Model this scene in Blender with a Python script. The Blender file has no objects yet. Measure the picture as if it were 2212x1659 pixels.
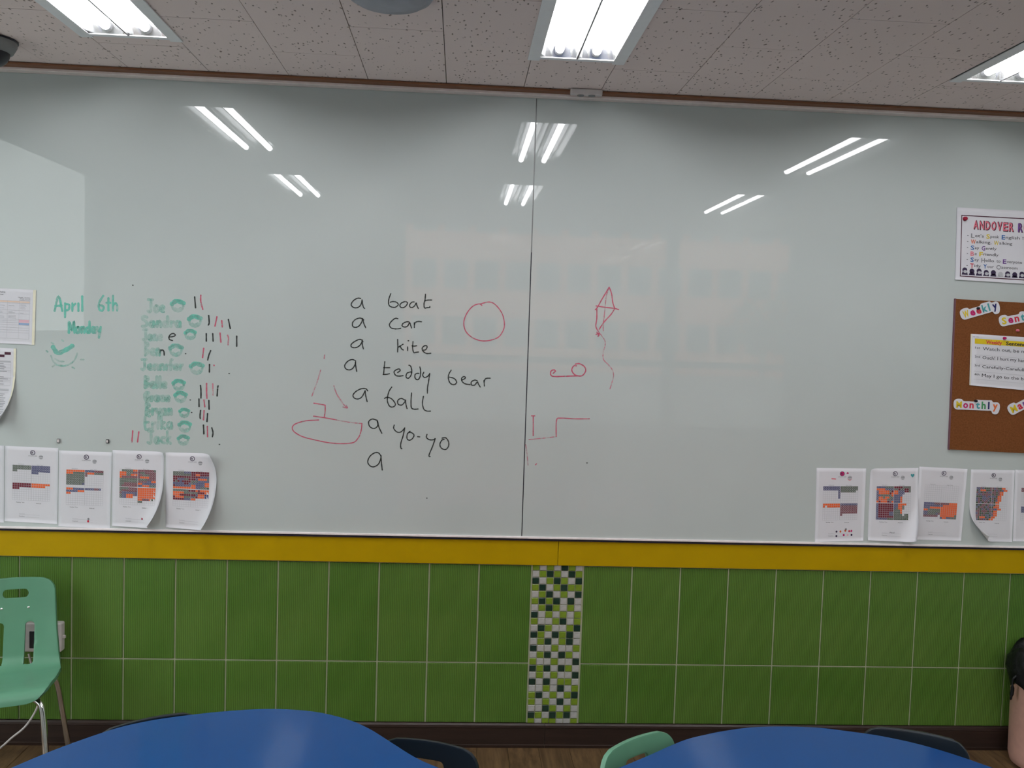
import bpy, bmesh, math, random
from mathutils import Vector, Matrix
import numpy as np
random.seed(7)
S = bpy.context.scene
COL = S.collection

# ------------------------------------------------------------------ camera
F_PX = 1914.995; CAM = Vector((-0.10548, -3.58605, 1.70378))
YAW, PIT, ROL = 0.0599, -0.0545, 0.0331
def basis():
    f = Vector((math.sin(YAW)*math.cos(PIT), math.cos(YAW)*math.cos(PIT), math.sin(PIT)))
    r = Vector((math.cos(YAW), -math.sin(YAW), 0)); u = r.cross(f)
    return r*math.cos(ROL)+u*math.sin(ROL), u*math.cos(ROL)-r*math.sin(ROL), f
RT, UP, FW = basis()
cd = bpy.data.cameras.new('camera'); cam = bpy.data.objects.new('camera', cd); COL.objects.link(cam)
cd.sensor_width = 36; cd.lens = F_PX/2212*36; cd.clip_start = .02; cd.clip_end = 300
m = Matrix((RT, UP, -FW)).transposed().to_4x4(); m.translation = CAM
cam.matrix_world = m
S.camera = cam
def ray(px, py): return RT*((px-1106)/F_PX) - UP*((py-829.5)/F_PX) + FW
def aty(px, py, y=0.): d = ray(px, py); return CAM + d*((y-CAM.y)/d.y)
def atz(px, py, z): d = ray(px, py); return CAM + d*((z-CAM.z)/d.z)

# ------------------------------------------------------------------ world, light, exposure
SKY = 4.3; TUBE = 40.0
w = bpy.data.worlds.new('overcast_sky'); S.world = w; w.use_nodes = True
bg = w.node_tree.nodes['Background']; bg.inputs[0].default_value = (.96, .98, 1., 1); bg.inputs[1].default_value = SKY
S.view_settings.view_transform = 'Standard'; S.view_settings.look = 'None'
S.view_settings.gamma = 1; S.view_settings.use_curve_mapping = False
S.view_settings.exposure = 0.0
C_ = S.cycles; C_.use_light_tree = False
C_.use_adaptive_sampling = True; C_.adaptive_threshold = .06; C_.adaptive_min_samples = 20
C_.max_bounces = 4; C_.diffuse_bounces = 3; C_.glossy_bounces = 3; C_.transmission_bounces = 2; C_.transparent_max_bounces = 8
C_.sample_clamp_indirect = 6.0; C_.caustics_reflective = False; C_.caustics_refractive = False

# ------------------------------------------------------------------ materials
def srgb(r, g, b):
    f = lambda c: (c/255/12.92 if c/255 <= .04045 else ((c/255+.055)/1.055)**2.4)
    return (f(r), f(g), f(b), 1)
MATS = {}
class N:
    def __init__(s, name, col=(.5,.5,.5), rough=.5, spec=.5, metal=0):
        s.m = bpy.data.materials.new(name); s.m.use_nodes = True; MATS[name] = s.m
        s.t = s.m.node_tree; s.b = s.t.nodes['Principled BSDF']
        s.b.inputs['Base Color'].default_value = (*col[:3], 1); s.b.inputs['Roughness'].default_value = rough
        s.b.inputs['Specular IOR Level'].default_value = spec; s.b.inputs['Metallic'].default_value = metal
    def n(s, typ, **kw):
        x = s.t.nodes.new(typ)
        for k, v in kw.items():
            if k in x.inputs: x.inputs[k].default_value = v
            else: setattr(x, k, v)
        return x
    def l(s, a, ao, b, bi): s.t.links.new(a.outputs[ao], b.inputs[bi])
    def coords(s, scale=(1,1,1), kind='Object'):
        tc = s.n('ShaderNodeTexCoord'); mp = s.n('ShaderNodeMapping'); mp.inputs['Scale'].default_value = scale
        s.l(tc, kind, mp, 0); return mp
    def ramp(s, stops):
        r = s.n('ShaderNodeValToRGB'); e = r.color_ramp.elements
        while len(e) < len(stops): e.new(.5)
        for q, (p, c) in zip(e, stops): q.position = p; q.color = (*c[:3], 1)
        return r
    def noise(s, mp, scale, detail=3, rough=.5):
        t = s.n('ShaderNodeTexNoise'); t.inputs['Scale'].default_value = scale
        t.inputs['Detail'].default_value = detail; t.inputs['Roughness'].default_value = rough
        s.l(mp, 0, t, 'Vector'); return t
    def bump(s, src, out, strength, dist):
        b = s.n('ShaderNodeBump'); b.inputs['Strength'].default_value = strength; b.inputs['Distance'].default_value = dist
        s.l(src, out, b, 'Height'); s.l(b, 0, s.b, 'Normal'); return b
def plain(name, col, rough=.5, spec=.5, metal=0, var=.06, scale=30):
    """colour with a faint cloudy grain"""
    q = N(name, col, rough, spec, metal); mp = q.coords(); t = q.noise(mp, scale)
    d = [max(0, c*(1-var)) for c in col[:3]]; u = [min(1, c*(1+var)) for c in col[:3]]
    r = q.ramp([(.3, d), (.7, u)]); q.l(t, 0, r, 0); q.l(r, 0, q.b, 'Base Color'); return q.m
def ink(name, col, rough=.6): return N(name, col, rough, .2).m

# glass board: pale green-grey back-painted glass
q = N('board_glass', (.66, .735, .72), .0, .36); mp = q.coords(); t = q.noise(mp, 2.2, 2)
r = q.ramp([(.3, (.500,.543,.530)), (.7, (.520,.563,.550))]); q.l(t, 0, r, 0); q.l(r, 0, q.b, 'Base Color')
q.b.inputs['IOR'].default_value = 1.5
# green ribbed wall tile
def tile_mat():
    q = N('green_tile', (.11,.27,.04), .42, .28)
    tc = q.n('ShaderNodeTexCoord'); wv = q.n('ShaderNodeTexWave'); wv.wave_type = 'BANDS'; wv.bands_direction = 'X'
    wv.inputs['Scale'].default_value = 43; wv.inputs['Distortion'].default_value = 0; wv.inputs['Detail'].default_value = 1
    q.l(tc, 'Object', wv, 'Vector')
    oi = q.n('ShaderNodeObjectInfo')
    mp = q.coords((1,1,1)); t = q.noise(mp, 6, 2)
    ad = q.n('ShaderNodeMath'); ad.operation = 'MULTIPLY_ADD'; ad.inputs[1].default_value = .45; q.l(oi, 'Random', ad, 0); q.l(t, 0, ad, 2)
    r = q.ramp([(.35, (.078,.182,.022)), (.95, (.114,.216,.036))]); q.l(ad, 0, r, 0)
    mx = q.n('ShaderNodeMix'); mx.data_type = 'RGBA'; mx.blend_type = 'MULTIPLY'; mx.inputs[0].default_value = .35
    q.l(r, 0, mx, 'A'); q.l(wv, 'Color', mx, 'B'); q.l(mx, 'Result', q.b, 'Base Color')
    q.bump(wv, 'Fac', .5, .0016)
tile_mat()
for nm, c in (('mosaic_lime', (.18,.27,.022)), ('mosaic_white', (.43,.42,.40)), ('mosaic_dark', (.012,.035,.022))):
    plain(nm, c, .18, .5, var=.1, scale=90)
plain('grout', (.54,.54,.40), .8, .2)
plain('yellow_panel', (.46,.292,.0), .5, .12, var=.04, scale=8)
plain('aluminium_white', (.84,.77,.77), .35, .5)
plain('rail_pink', (.92,.80,.77), .4, .4)
plain('dark_gap', (.02,.017,.03), .7, .2)
plain('white_plastic', (.62,.57,.56), .35, .5)
plain('black_plastic', (.012,.012,.016), .35, .5)
plain('grey_plastic', (.22,.22,.22), .4, .5)
plain('blue_grey_plastic', (.30,.31,.36), .4, .5)
plain('lamp_enamel', (.86,.86,.88), .3, .5, var=.02)
plain('wall_paint', (.60,.63,.60), .75, .2, var=.03, scale=4)
plain('window_frame', (.20,.22,.24), .4, .5)
plain('paper', (.69,.68,.72), .75, .2, var=.015, scale=12)
plain('paper_edge', (.80,.76,.60), .8, .2)
plain('mint_plastic', (.108,.272,.172), .32, .45, var=.05, scale=9)
plain('navy_plastic', (.004,.009,.017), .32, .35, var=.1, scale=9)
plain('bin_plastic', (.60,.34,.28), .45, .4)
q = N('black_bag', (.004,.004,.005), .45, .3); mp = q.coords(); t = q.noise(mp, 25, 5); q.bump(t, 0, .8, .01)
plain('blue_laminate', (.001,.054,.205), .12, .22, var=.03, scale=3)
plain('blue_edge', (.03,.15,.45), .4, .4)
q = N('chrome', (.75,.75,.76), .12, .5, 1); mp = q.coords(); t = q.noise(mp, 40); r = q.ramp([(.3,(.7,.7,.7)),(.7,(.8,.8,.8))]); q.l(t,0,r,0); q.l(r,0,q.b,'Base Color')
# ceiling tile: off-white mineral fibre with dark fissure specks
q = N('ceiling_tile', (.6,.57,.56), .9, .1)
geo = q.n('ShaderNodeNewGeometry'); mp = q.n('ShaderNodeMapping'); mp.inputs['Scale'].default_value = (1, .48, 1); mp.inputs['Rotation'].default_value = (0,0,.35); q.l(geo, 'Position', mp, 0)
ns = q.noise(mp, 38, 2); vm = q.n('ShaderNodeVectorMath'); vm.operation = 'MULTIPLY_ADD'; vm.inputs[1].default_value = (.02,.02,.02)
q.l(ns, 'Color', vm, 0); q.l(mp, 0, vm, 2)
vo = q.n('ShaderNodeTexVoronoi'); vo.inputs['Scale'].default_value = 72; q.l(vm, 0, vo, 'Vector')
wn = q.n('ShaderNodeMath'); wn.operation = 'GREATER_THAN'; wn.inputs[1].default_value = .60; q.l(vo, 'Color', wn, 0)
ds = q.ramp([(.12,(0,0,0)),(.26,(1,1,1))]); q.l(vo, 'Distance', ds, 0)
mxm = q.n('ShaderNodeMath'); mxm.operation = 'MAXIMUM'; q.l(ds, 0, mxm, 0); q.l(wn, 0, mxm, 1)
cm = q.ramp([(0,(.26,.20,.17)),(1,(.86,.725,.695))]); q.l(mxm, 0, cm, 0); q.l(cm, 0, q.b, 'Base Color'); q.bump(mxm, 0, .4, .002)
plain('ceiling_void', (.10,.09,.08), .9, .1)
# woods
def wood(name, c1, c2, rough, along='Y', sc=1.):
    q = N(name, c1, rough, .4); s = {'Y': (28,1.6,28), 'X': (1.6,28,28)}[along]
    tc = q.n('ShaderNodeTexCoord'); oi = q.n('ShaderNodeObjectInfo'); ad = q.n('ShaderNodeVectorMath'); ad.operation = 'ADD'
    mu = q.n('ShaderNodeVectorMath'); mu.operation = 'SCALE'; mu.inputs['Scale'].default_value = 9; q.l(oi, 'Location', mu, 0)
    q.l(tc, 'Object', ad, 0); q.l(mu, 0, ad, 1)
    mp = q.n('ShaderNodeMapping'); mp.inputs['Scale'].default_value = [x*sc for x in s]; q.l(ad, 0, mp, 0)
    t = q.noise(mp, 1.6, 5, .65); r = q.ramp([(.3, c1), (.72, c2)]); q.l(t, 0, r, 0); q.l(r, 0, q.b, 'Base Color'); q.bump(t, 0, .15, .001); return q.m
wood('floor_wood', (.062,.034,.016), (.20,.118,.056), .45)
wood('baseboard_wood', (.020,.011,.008), (.040,.021,.016), .45, 'X')
wood('crown_wood', (.19,.075,.035), (.29,.12,.055), .5, 'X')
q = N('cork', (.3,.12,.045), .9, .1); mp = q.coords(); t = q.noise(mp, 160, 4, .7); r = q.ramp([(.3,(.15,.053,.017)),(.7,(.24,.088,.031))]); q.l(t,0,r,0); q.l(r,0,q.b,'Base Color'); q.bump(t,0,.3,.001)
plain('cork_edge', (.20,.10,.12), .8, .1)
# lamp tube
q = N('lamp_reflector', (.86,.86,.87), .20, .5, .75); mp = q.coords(); t = q.noise(mp, 30); r = q.ramp([(.3,(.83,.83,.84)),(.7,(.88,.88,.89))]); q.l(t,0,r,0); q.l(r,0,q.b,'Base Color')
q = N('tube_light', (1,1,1)); q.b.inputs['Emission Color'].default_value = (.97,.98,1,1); q.b.inputs['Emission Strength'].default_value = TUBE
# window glass
q = N('window_glass', (1,1,1), .0, .5)
tr = q.n('ShaderNodeBsdfTransparent'); tr.inputs[0].default_value = (.92,.95,.94,1); gl = q.n('ShaderNodeBsdfGlossy'); gl.inputs['Roughness'].default_value = 0
fr = q.n('ShaderNodeFresnel'); fr.inputs[0].default_value = 1.5; ms = q.n('ShaderNodeMixShader'); mu = q.n('ShaderNodeMath'); mu.operation='ADD'; mu.inputs[1].default_value=.12
gm = q.n('ShaderNodeNewGeometry'); iv = q.n('ShaderNodeMath'); iv.operation='SUBTRACT'; iv.inputs[0].default_value=1; q.l(gm,'Backfacing',iv,1)
m2 = q.n('ShaderNodeMath'); m2.operation='MULTIPLY'; q.l(fr,0,mu,0); q.l(mu,0,m2,0); q.l(iv,0,m2,1); q.l(m2,0,ms,0); q.l(tr,0,ms,1); q.l(gl,0,ms,2); q.l(ms,0,q.t.nodes['Material Output'],0)
# outdoors
plain('facade_pink', (.85,.36,.25), .85, .2, var=.05, scale=1); plain('facade_glass', (.05,.08,.09), .2, .5)
plain('asphalt', (.20,.21,.21), .9, .2, scale=2); plain('road_paint', (.8,.78,.74), .8, .2)
plain('grey_cladding', (.34,.37,.37), .8, .2, scale=2); plain('grey_roof', (.18,.19,.20), .8, .2)
plain('banner_white', (.80,.79,.78), .8, .1); plain('leaf_green', (.06,.10,.05), .8, .2); plain('bark', (.12,.09,.07), .9, .1)
# inks
def marker(name, col, cover, lo, hi, scale):
    """dry-wipe ink: pigment that lets the glass show through where it has been rubbed"""
    q = N(name, col, .5, .3); mp = q.coords(); t = q.noise(mp, scale, 4, .6)
    r = q.ramp([(lo, (0,0,0)), (hi, (cover,)*3)]); q.l(t,0,r,0)
    tr = q.n('ShaderNodeBsdfTransparent'); ms = q.n('ShaderNodeMixShader'); q.l(r,0,ms,0); q.l(tr,0,ms,1); q.l(q.b,0,ms,2)
    q.l(ms,0,q.t.nodes['Material Output'],0)
marker('marker_black', (.02,.024,.022), .86, .15, .40, 60)
marker('marker_red', (.62,.11,.18), .80, .22, .48, 60)
marker('marker_red_faint', (.72,.20,.28), .62, .22, .60, 60)
marker('marker_green', (.17,.60,.48), .78, .12, .58, 26)
marker('marker_green_faint', (.27,.62,.51), .55, .20, .70, 26)
for nm, c in dict(print_black=(.03,.03,.035), print_grey=(.25,.25,.27), print_line=(.50,.50,.53), print_brown=(.09,.03,.05),
        stamp_g=(.085,.11,.075), stamp_b=(.055,.06,.17), stamp_r=(.18,.028,.045), stamp_o=(.80,.145,.045),
        print_red=(.60,.04,.07), print_pink=(.75,.18,.24), print_yellow=(.70,.52,.02), print_blue=(.05,.16,.42), print_teal=(.08,.34,.36),
        print_green=(.07,.30,.12), print_navy=(.02,.02,.12), print_orange=(.72,.16,.05), print_magenta=(.50,.02,.14), print_purple=(.18,.08,.30),
        print_sky=(.30,.42,.62), print_rose=(.80,.48,.55), print_peach=(.80,.60,.48), print_dark=(.045,.03,.07), pin_black=(.01,.01,.015), pin_red=(.35,.02,.05)).items(): ink(nm, c)

# ------------------------------------------------------------------ helpers
def mesh(name, V, Fc, mat, parent=None, smooth=False):
    me = bpy.data.meshes.new(name); me.from_pydata([tuple(v) for v in V], [], Fc); me.update()
    if smooth: me.polygons.foreach_set('use_smooth', [True]*len(me.polygons))
    if mat: me.materials.append(MATS[mat])
    return link(name, me, parent)
def link(name, me, parent=None):
    o = bpy.data.objects.new(name, me); COL.objects.link(o)
    if parent: o.parent = parent
    return o
def bmobj(name, bm, mat, parent=None, smooth=False):
    bmesh.ops.recalc_face_normals(bm, faces=bm.faces)
    me = bpy.data.meshes.new(name); bm.to_mesh(me); bm.free()
    if smooth: me.polygons.foreach_set('use_smooth', [True]*len(me.polygons))
    me.materials.append(MATS[mat]); return link(name, me, parent)
def boxbm(x0,x1,y0,y1,z0,z1,bev=0., seg=1, bm=None):
    bm = bm or bmesh.new(); r = bmesh.ops.create_cube(bm, size=1)
    for v in r['verts']: v.co = Vector((x0+(v.co.x+.5)*(x1-x0), y0+(v.co.y+.5)*(y1-y0), z0+(v.co.z+.5)*(z1-z0)))
    if bev:
        es = list({e for v in r['verts'] for e in v.link_edges})
        bmesh.ops.bevel(bm, geom=es, offset=bev, segments=seg, affect='EDGES', profile=.5)
    return bm
def box(name, x0,x1,y0,y1,z0,z1, mat, parent=None, bev=0., seg=1): return bmobj(name, boxbm(x0,x1,y0,y1,z0,z1,bev,seg), mat, parent)
def tag(o, label=None, cat=None, group=None, kind=None):
    for k, v in (('label',label),('category',cat),('group',group),('kind',kind)):
        if v: o[k] = v
    return o
def empty(name, loc, rz=0, label=None, cat=None, group=None, kind=None):
    o = bpy.data.objects.new(name, None); COL.objects.link(o); o.location = loc; o.rotation_euler[2] = rz; o.empty_display_size = .05
    return tag(o, label, cat, group, kind)
def dup(root, loc, rz, label, group=None, scale=1.):
    r = root.copy(); COL.objects.link(r); r.location = loc; r.rotation_euler = (0,0,rz); r.scale = (scale,)*3; r['label'] = label
    if group: r['group'] = group
    for ch in list(root.children):
        c = ch.copy(); COL.objects.link(c); c.parent = r
        for g in list(ch.children): d = g.copy(); COL.objects.link(d); d.parent = c
    return r
def spline(pts, n=6, closed=False):
    P = [Vector(p) for p in pts]; out = []
    if len(P) < 3: return P
    k = len(P); rng = k if closed else k-1
    for i in range(rng):
        a = P[(i-1) % k] if closed or i else P[0]; b = P[i]; c = P[(i+1) % k]; d = P[(i+2) % k] if closed or i+2 < k else P[-1]
        for j in range(n):
            t = j/n; out.append(.5*((2*b)+(c-a)*t+(2*a-5*b+4*c-d)*t*t+(3*b-a-3*c+d)*t**3))
    if not closed: out.append(P[-1])
    return out
def tubebm(pts, r, seg=10, bm=None, cap=True):
    bm = bm or bmesh.new(); P = [Vector(p) for p in pts]; rings = []; up = None
    for i, p in enumerate(P):
        t = (P[min(i+1,len(P)-1)]-P[max(i-1,0)]).normalized()
        if up is None:
            up = t.orthogonal().normalized()
        up = (up - t*up.dot(t)).normalized(); s = t.cross(up)
        rr = r[i] if isinstance(r, (list,tuple)) else r
        rings.append([bm.verts.new(p+(up*math.cos(a)+s*math.sin(a))*rr) for a in [2*math.pi*j/seg for j in range(seg)]])
    for A, B in zip(rings, rings[1:]):
        for j in range(seg): bm.faces.new((A[j],A[(j+1)%seg],B[(j+1)%seg],B[j]))
    if cap: bm.faces.new(rings[0][::-1]); bm.faces.new(rings[-1])
    return bm
def lathebm(prof, seg=32, bm=None, c=(0,0,0)):
    bm = bm or bmesh.new(); rings = []
    for r, z in prof:
        rings.append([bm.verts.new((c[0]+r*math.cos(2*math.pi*j/seg), c[1]+r*math.sin(2*math.pi*j/seg), c[2]+z)) for j in range(seg)] if r > 1e-6 else [bm.verts.new((c[0],c[1],c[2]+z))])
    for A, B in zip(rings, rings[1:]):
        for j in range(seg):
            a, b = A[j % len(A)], A[(j+1) % len(A)]; c2, d = B[(j+1) % len(B)], B[j % len(B)]
            f = [v for i, v in enumerate((a,b,c2,d)) if v not in (a,b,c2,d)[:i]]
            if len(f) > 2: bm.faces.new(f)
    return bm
def prismbm(outline, z0, z1, bm=None, bev=0.):
    """closed XY outline extruded in Z"""
    bm = bm or bmesh.new(); f = bm.faces.new([bm.verts.new((p[0],p[1],z0)) for p in outline])
    r = bmesh.ops.extrude_face_region(bm, geom=[f])
    for v in r['geom']:
        if isinstance(v, bmesh.types.BMVert): v.co.z = z1
    return bm

# ------------------------------------------------------------------ room dimensions
ZC = 2.6674; XL, XR, YB = -2.42, 3.45, -4.03
Z1, Z2, Z3 = .7657, .3541, .1002; PT = .203; MW = .4304; XS = .1692
GY = -.016                       # front of the glass board
# ------------------------------------------------------------------ front wall
wf = tag(box('wall_front', XL-.1, XR+.1, .003, .12, 0, 2.82, 'grout'), kind='structure')
def chamfer_tile(name, w, h, d, c, mat):
    """flat front face at y=-d, chamfered rim, origin at its centre on the wall"""
    V = []
    for y, k in ((0,0),(-d+c,0),(-d,c)):
        V += [(-w/2+k,y,-h/2+k),(w/2-k,y,-h/2+k),(w/2-k,y,h/2-k),(-w/2+k,y,h/2-k)]
    Fc = [(8,9,10,11)]
    for b in (0,4):
        for j in range(4): Fc.append((b+j,b+(j+1)%4,b+4+(j+1)%4,b+4+j))
    me = bpy.data.meshes.new(name); me.from_pydata(V,[],Fc); me.update(); me.materials.append(MATS[mat]); return me
G = .0062
up_me = chamfer_tile('tile', PT-G, Z1-Z2-G, .006, .0012, 'green_tile'); lo_me = chamfer_tile('tile', PT-G, Z2-Z3-G, .006, .0012, 'green_tile')
xm0 = aty(1146.5, 1300).x; xm1 = MW-.001      # mosaic strip
cols = [(-PT*(k+1), -PT*k) for k in range(12)] + [(0, xm0)] + [(MW+PT*k, MW+PT*(k+1)) for k in range(15)]
for a, b in cols:
    for me, z in ((up_me,(Z1+Z2)/2), (lo_me,(Z2+Z3)/2)):
        o = link('tile', me, wf); o.location = ((a+b)/2, .003, z); o.scale = ((b-a-G)/(PT-G), 1, 1)
MOS = '''GWGWDGW WGDGWDG DWGDGWD GDWGDGG WGDWGWD GDGDWDW WGDGWGW DWGWGWG GWWGDWG WDGWWGD DGWDGDW WGDWGDW DWWGWWG WGDWDGW GWWGWWD
DGDWDGW WGWGWWD DWDWGGW WWGWDWG GDWGWGD GWGWDWG WWDGWGW DGWDGDW GWGGWWG'''.split()
mw, mh = (xm1-xm0-.004)/7, (Z1+.006-Z3)/23.75
mme = {k: chamfer_tile('mosaic_tile', mw-.003, mh-.003, .006, .0012, n) for k, n in (('G','mosaic_lime'),('W','mosaic_white'),('D','mosaic_dark'))}
for i, row in enumerate(MOS):
    for j, ch in enumerate(row):
        o = link('mosaic_tile', mme[ch], wf); z = Z1+.006-(i+.5)*mh
        if i == 23: o.scale = (1,1,.72); z += mh*.14
        o.location = (xm0+.002+(j+.5)*mw, .003+random.uniform(-.0004,.0004), z)
# yellow apron under the board
xs = aty(1205, 1195).x
for a, b in ((XL,xs-.0008),(xs+.0008,XR)): tag(box('yellow_panel', a, b, -.012, .003, Z1+.002, .872, 'yellow_panel', wf, .0015), 'yellow apron panel')
# ledge
tr = tag(empty('trim_1', (0,0,0)), kind='structure')
box('ledge_lip', XL, XR, -.024, .003, .8795, .8875, 'aluminium_white', tr, .0012)
box('shade_strip', XL, XR, -.020, .003, .871, .8796, 'dark_gap', tr)  # solid dark strip, paints in the shade under the ledge lip
# crown above the board
tr = tag(empty('trim_2', (0,0,0)), kind='structure')
box('crown_strip', XL, XR, -.100, -.001, 2.6580, ZC-.001, 'crown_wood', tr, .002)
box('board_top_rail', XL, XR, -.060, -.017, 2.6475, 2.6581, 'rail_pink', tr, .0015)
# baseboard profile
prof = [(.003,0),(-.012,0),(-.014,.012),(-.010,.014),(-.010,.083),(-.013,.086),(-.012,.095),(-.006,Z3+.001),(.003,Z3+.001)]
xb = aty(1176,1595).x
bb = tag(empty('baseboard_front', (0,0,0)), kind='structure')
for a, b in ((XL,xb-.0006),(xb+.0006,XR)):
    n = len(prof); V = [(x,y,z) for x in (a,b) for y,z in prof]
    mesh('board_length', V, [(i,(i+1)%n,n+(i+1)%n,n+i) for i in range(n)]+[tuple(range(n))[::-1],tuple(range(n,2*n))], 'baseboard_wood', bb)
# ------------------------------------------------------------------ floor
fl = tag(box('floor', XL-.1, XR+.1, YB-.1, .12, -.08, -.006, 'dark_gap'), kind='structure')
pw, pl_ = .128, 1.21
pm = bpy.data.meshes.new('plank')
bm = boxbm(-pw/2+.0005,pw/2-.0005,-pl_/2+.0006,pl_/2-.0006,-.006,0,.001); bm.to_mesh(pm); bm.free(); pm.materials.append(MATS['floor_wood'])
i = 0; x = XL
while x < XR:
    y = .0 + (i*.437 % 1.)*pl_
    while y > YB-.6:
        lo = max(y-pl_, YB); hi = min(y, .0)
        if hi-lo > .02:
            o = link('plank', pm, fl); o.location = (x+pw/2, (lo+hi)/2, 0); o.scale = (1,(hi-lo)/pl_,1)
        y -= pl_
    x += pw; i += 1
# ------------------------------------------------------------------ ceiling
ce = tag(box('ceiling', XL-.1, XR+.1, YB-.1, .12, ZC+.14, ZC+.2, 'ceiling_void'), kind='structure')
X0, DA = -1.0879, .6807
LCOL = {-1:-1.2519+.006, 4:.2728-.004, 9:1.7973-.012}
LIGHTS = [(.4825-.022, 1.4853+.022), (2.1472-.022, 3.150+.022)]
cm = bpy.data.meshes.new('ceiling_tile'); bm = boxbm(-.5,.5,-.5,.5,0,.012); bm.to_mesh(cm); bm.free(); cm.materials.append(MATS['ceiling_tile'])
for k in range(-5, 16):
    a, b = X0+.3*k, X0+.3*(k+1)
    a, b = max(a,XL), min(b,XR)
    if b-a < .03: continue
    js = [0.]; d = DA + (.3 if k % 2 else 0) - 1.2
    while d < -YB:
        if d > .05: js.append(d)
        d += .6
    js.append(-YB); segs = list(zip(js, js[1:]))
    if k in LCOL:
        out = []
        for s, e in segs:
            cur = [(s,e)]
            for l0, l1 in LIGHTS:
                nx = []
                for p, q2 in cur:
                    if l1 <= p or l0 >= q2: nx.append((p,q2)); continue
                    if p < l0: nx.append((p,l0))
                    if q2 > l1: nx.append((l1,q2))
                cur = nx
            out += cur
        segs = [s for s in out if s[1]-s[0] > .03]
    for s, e in segs:
        o = link('ceiling_tile', cm, ce); g = .0026
        o.location = ((a+b)/2, -(s+e)/2, ZC+random.uniform(0,.0012)); o.scale = (b-a-g, e-s-g, 1)
# ------------------------------------------------------------------ ceiling lights
def make_light(name, cx, d0, d1, label):
    """recessed two-tube troffer: frame, two trough reflectors with sloped ends, two tubes with caps"""
    t = empty(name, (cx, -(d0+d1)/2, ZC), 0, label, 'ceiling light', 'recessed twin-tube ceiling lights')
    L = (d1-d0); W = .298; ow, ol = .128, L/2-.022
    bm = bmesh.new()                                     # frame ring
    for x0,x1,y0,y1 in ((-W/2,-ow,-L/2,L/2),(ow,W/2,-L/2,L/2),(-ow,ow,-L/2,-ol),(-ow,ow,ol,L/2)): boxbm(x0,x1,y0,y1,-.003,.006,bm=bm)
    for x0,x1,y0,y1 in ((-W/2-.020,-ow,-L/2-.012,L/2+.012),(ow,W/2+.020,-L/2-.012,L/2+.012)): boxbm(x0,x1,y0,y1,-.0045,-.0005,bm=bm)
    bmobj('frame', bm, 'lamp_enamel', t)
    bm = boxbm(-W/2,W/2,-L/2,L/2,.10,.104)
    for x0,x1,y0,y1 in ((-W/2,-W/2+.003,-L/2,L/2),(W/2-.003,W/2,-L/2,L/2),(-W/2,W/2,-L/2,-L/2+.003),(-W/2,W/2,L/2-.003,L/2)): boxbm(x0,x1,y0,y1,.006,.104,bm=bm)
    bmobj('housing', bm, 'lamp_enamel', t)
    bmobj('divider', boxbm(-.0028,.0028,-ol,ol,-.003,.014), 'grey_plastic', t)
    for s in (-1,1):
        c = s*ow/2; h = ow/2; dz = .055
        P = [(-h,.0),(-h*.72,.036),(-.022,dz),(.022,dz),(h*.72,.036),(h,.0)]
        V = []; Fc = []
        for y in (-ol, -ol+.032, ol-.032, ol):
            for px, pz in P: V.append((c+px, y, pz if abs(y) < ol-.01 else min(pz,.0)+.001))
        n = len(P)
        for r in range(3):
            for j in range(n-1): Fc.append((r*n+j, r*n+j+1, (r+1)*n+j+1, (r+1)*n+j))
        rf = mesh('reflector', V, Fc, 'lamp_reflector', t)
        tb = bmobj('tube', tubebm([(c,-ol+.028,.020),(c,ol-.028,.020)], .0145, 14), 'tube_light', t, True)
        for e in (-1,1): bmobj('tube_cap', tubebm([(c,e*(ol-.029),.020),(c,e*(ol-.006),.020)], .0155, 14), 'lamp_enamel', tb)
    return t
NM = {(-1,0):'twin tube ceiling light nearest the dome security camera', (4,0):'twin tube ceiling light above the middle of the whiteboard', (9,0):'twin tube ceiling light at the upper right above the poster',
      (-1,1):'farther twin tube ceiling light, mirrored smaller and lower at the board left', (4,1):'farther twin tube ceiling light, mirrored smaller and lower beside the board seam', (9,1):'farther twin tube ceiling light, mirrored smaller and lower at the board right'}
for k, cx in LCOL.items():
    for r, (a, b) in enumerate(LIGHTS): make_light('ceiling_light', cx, a, b, NM[k, r])
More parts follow.
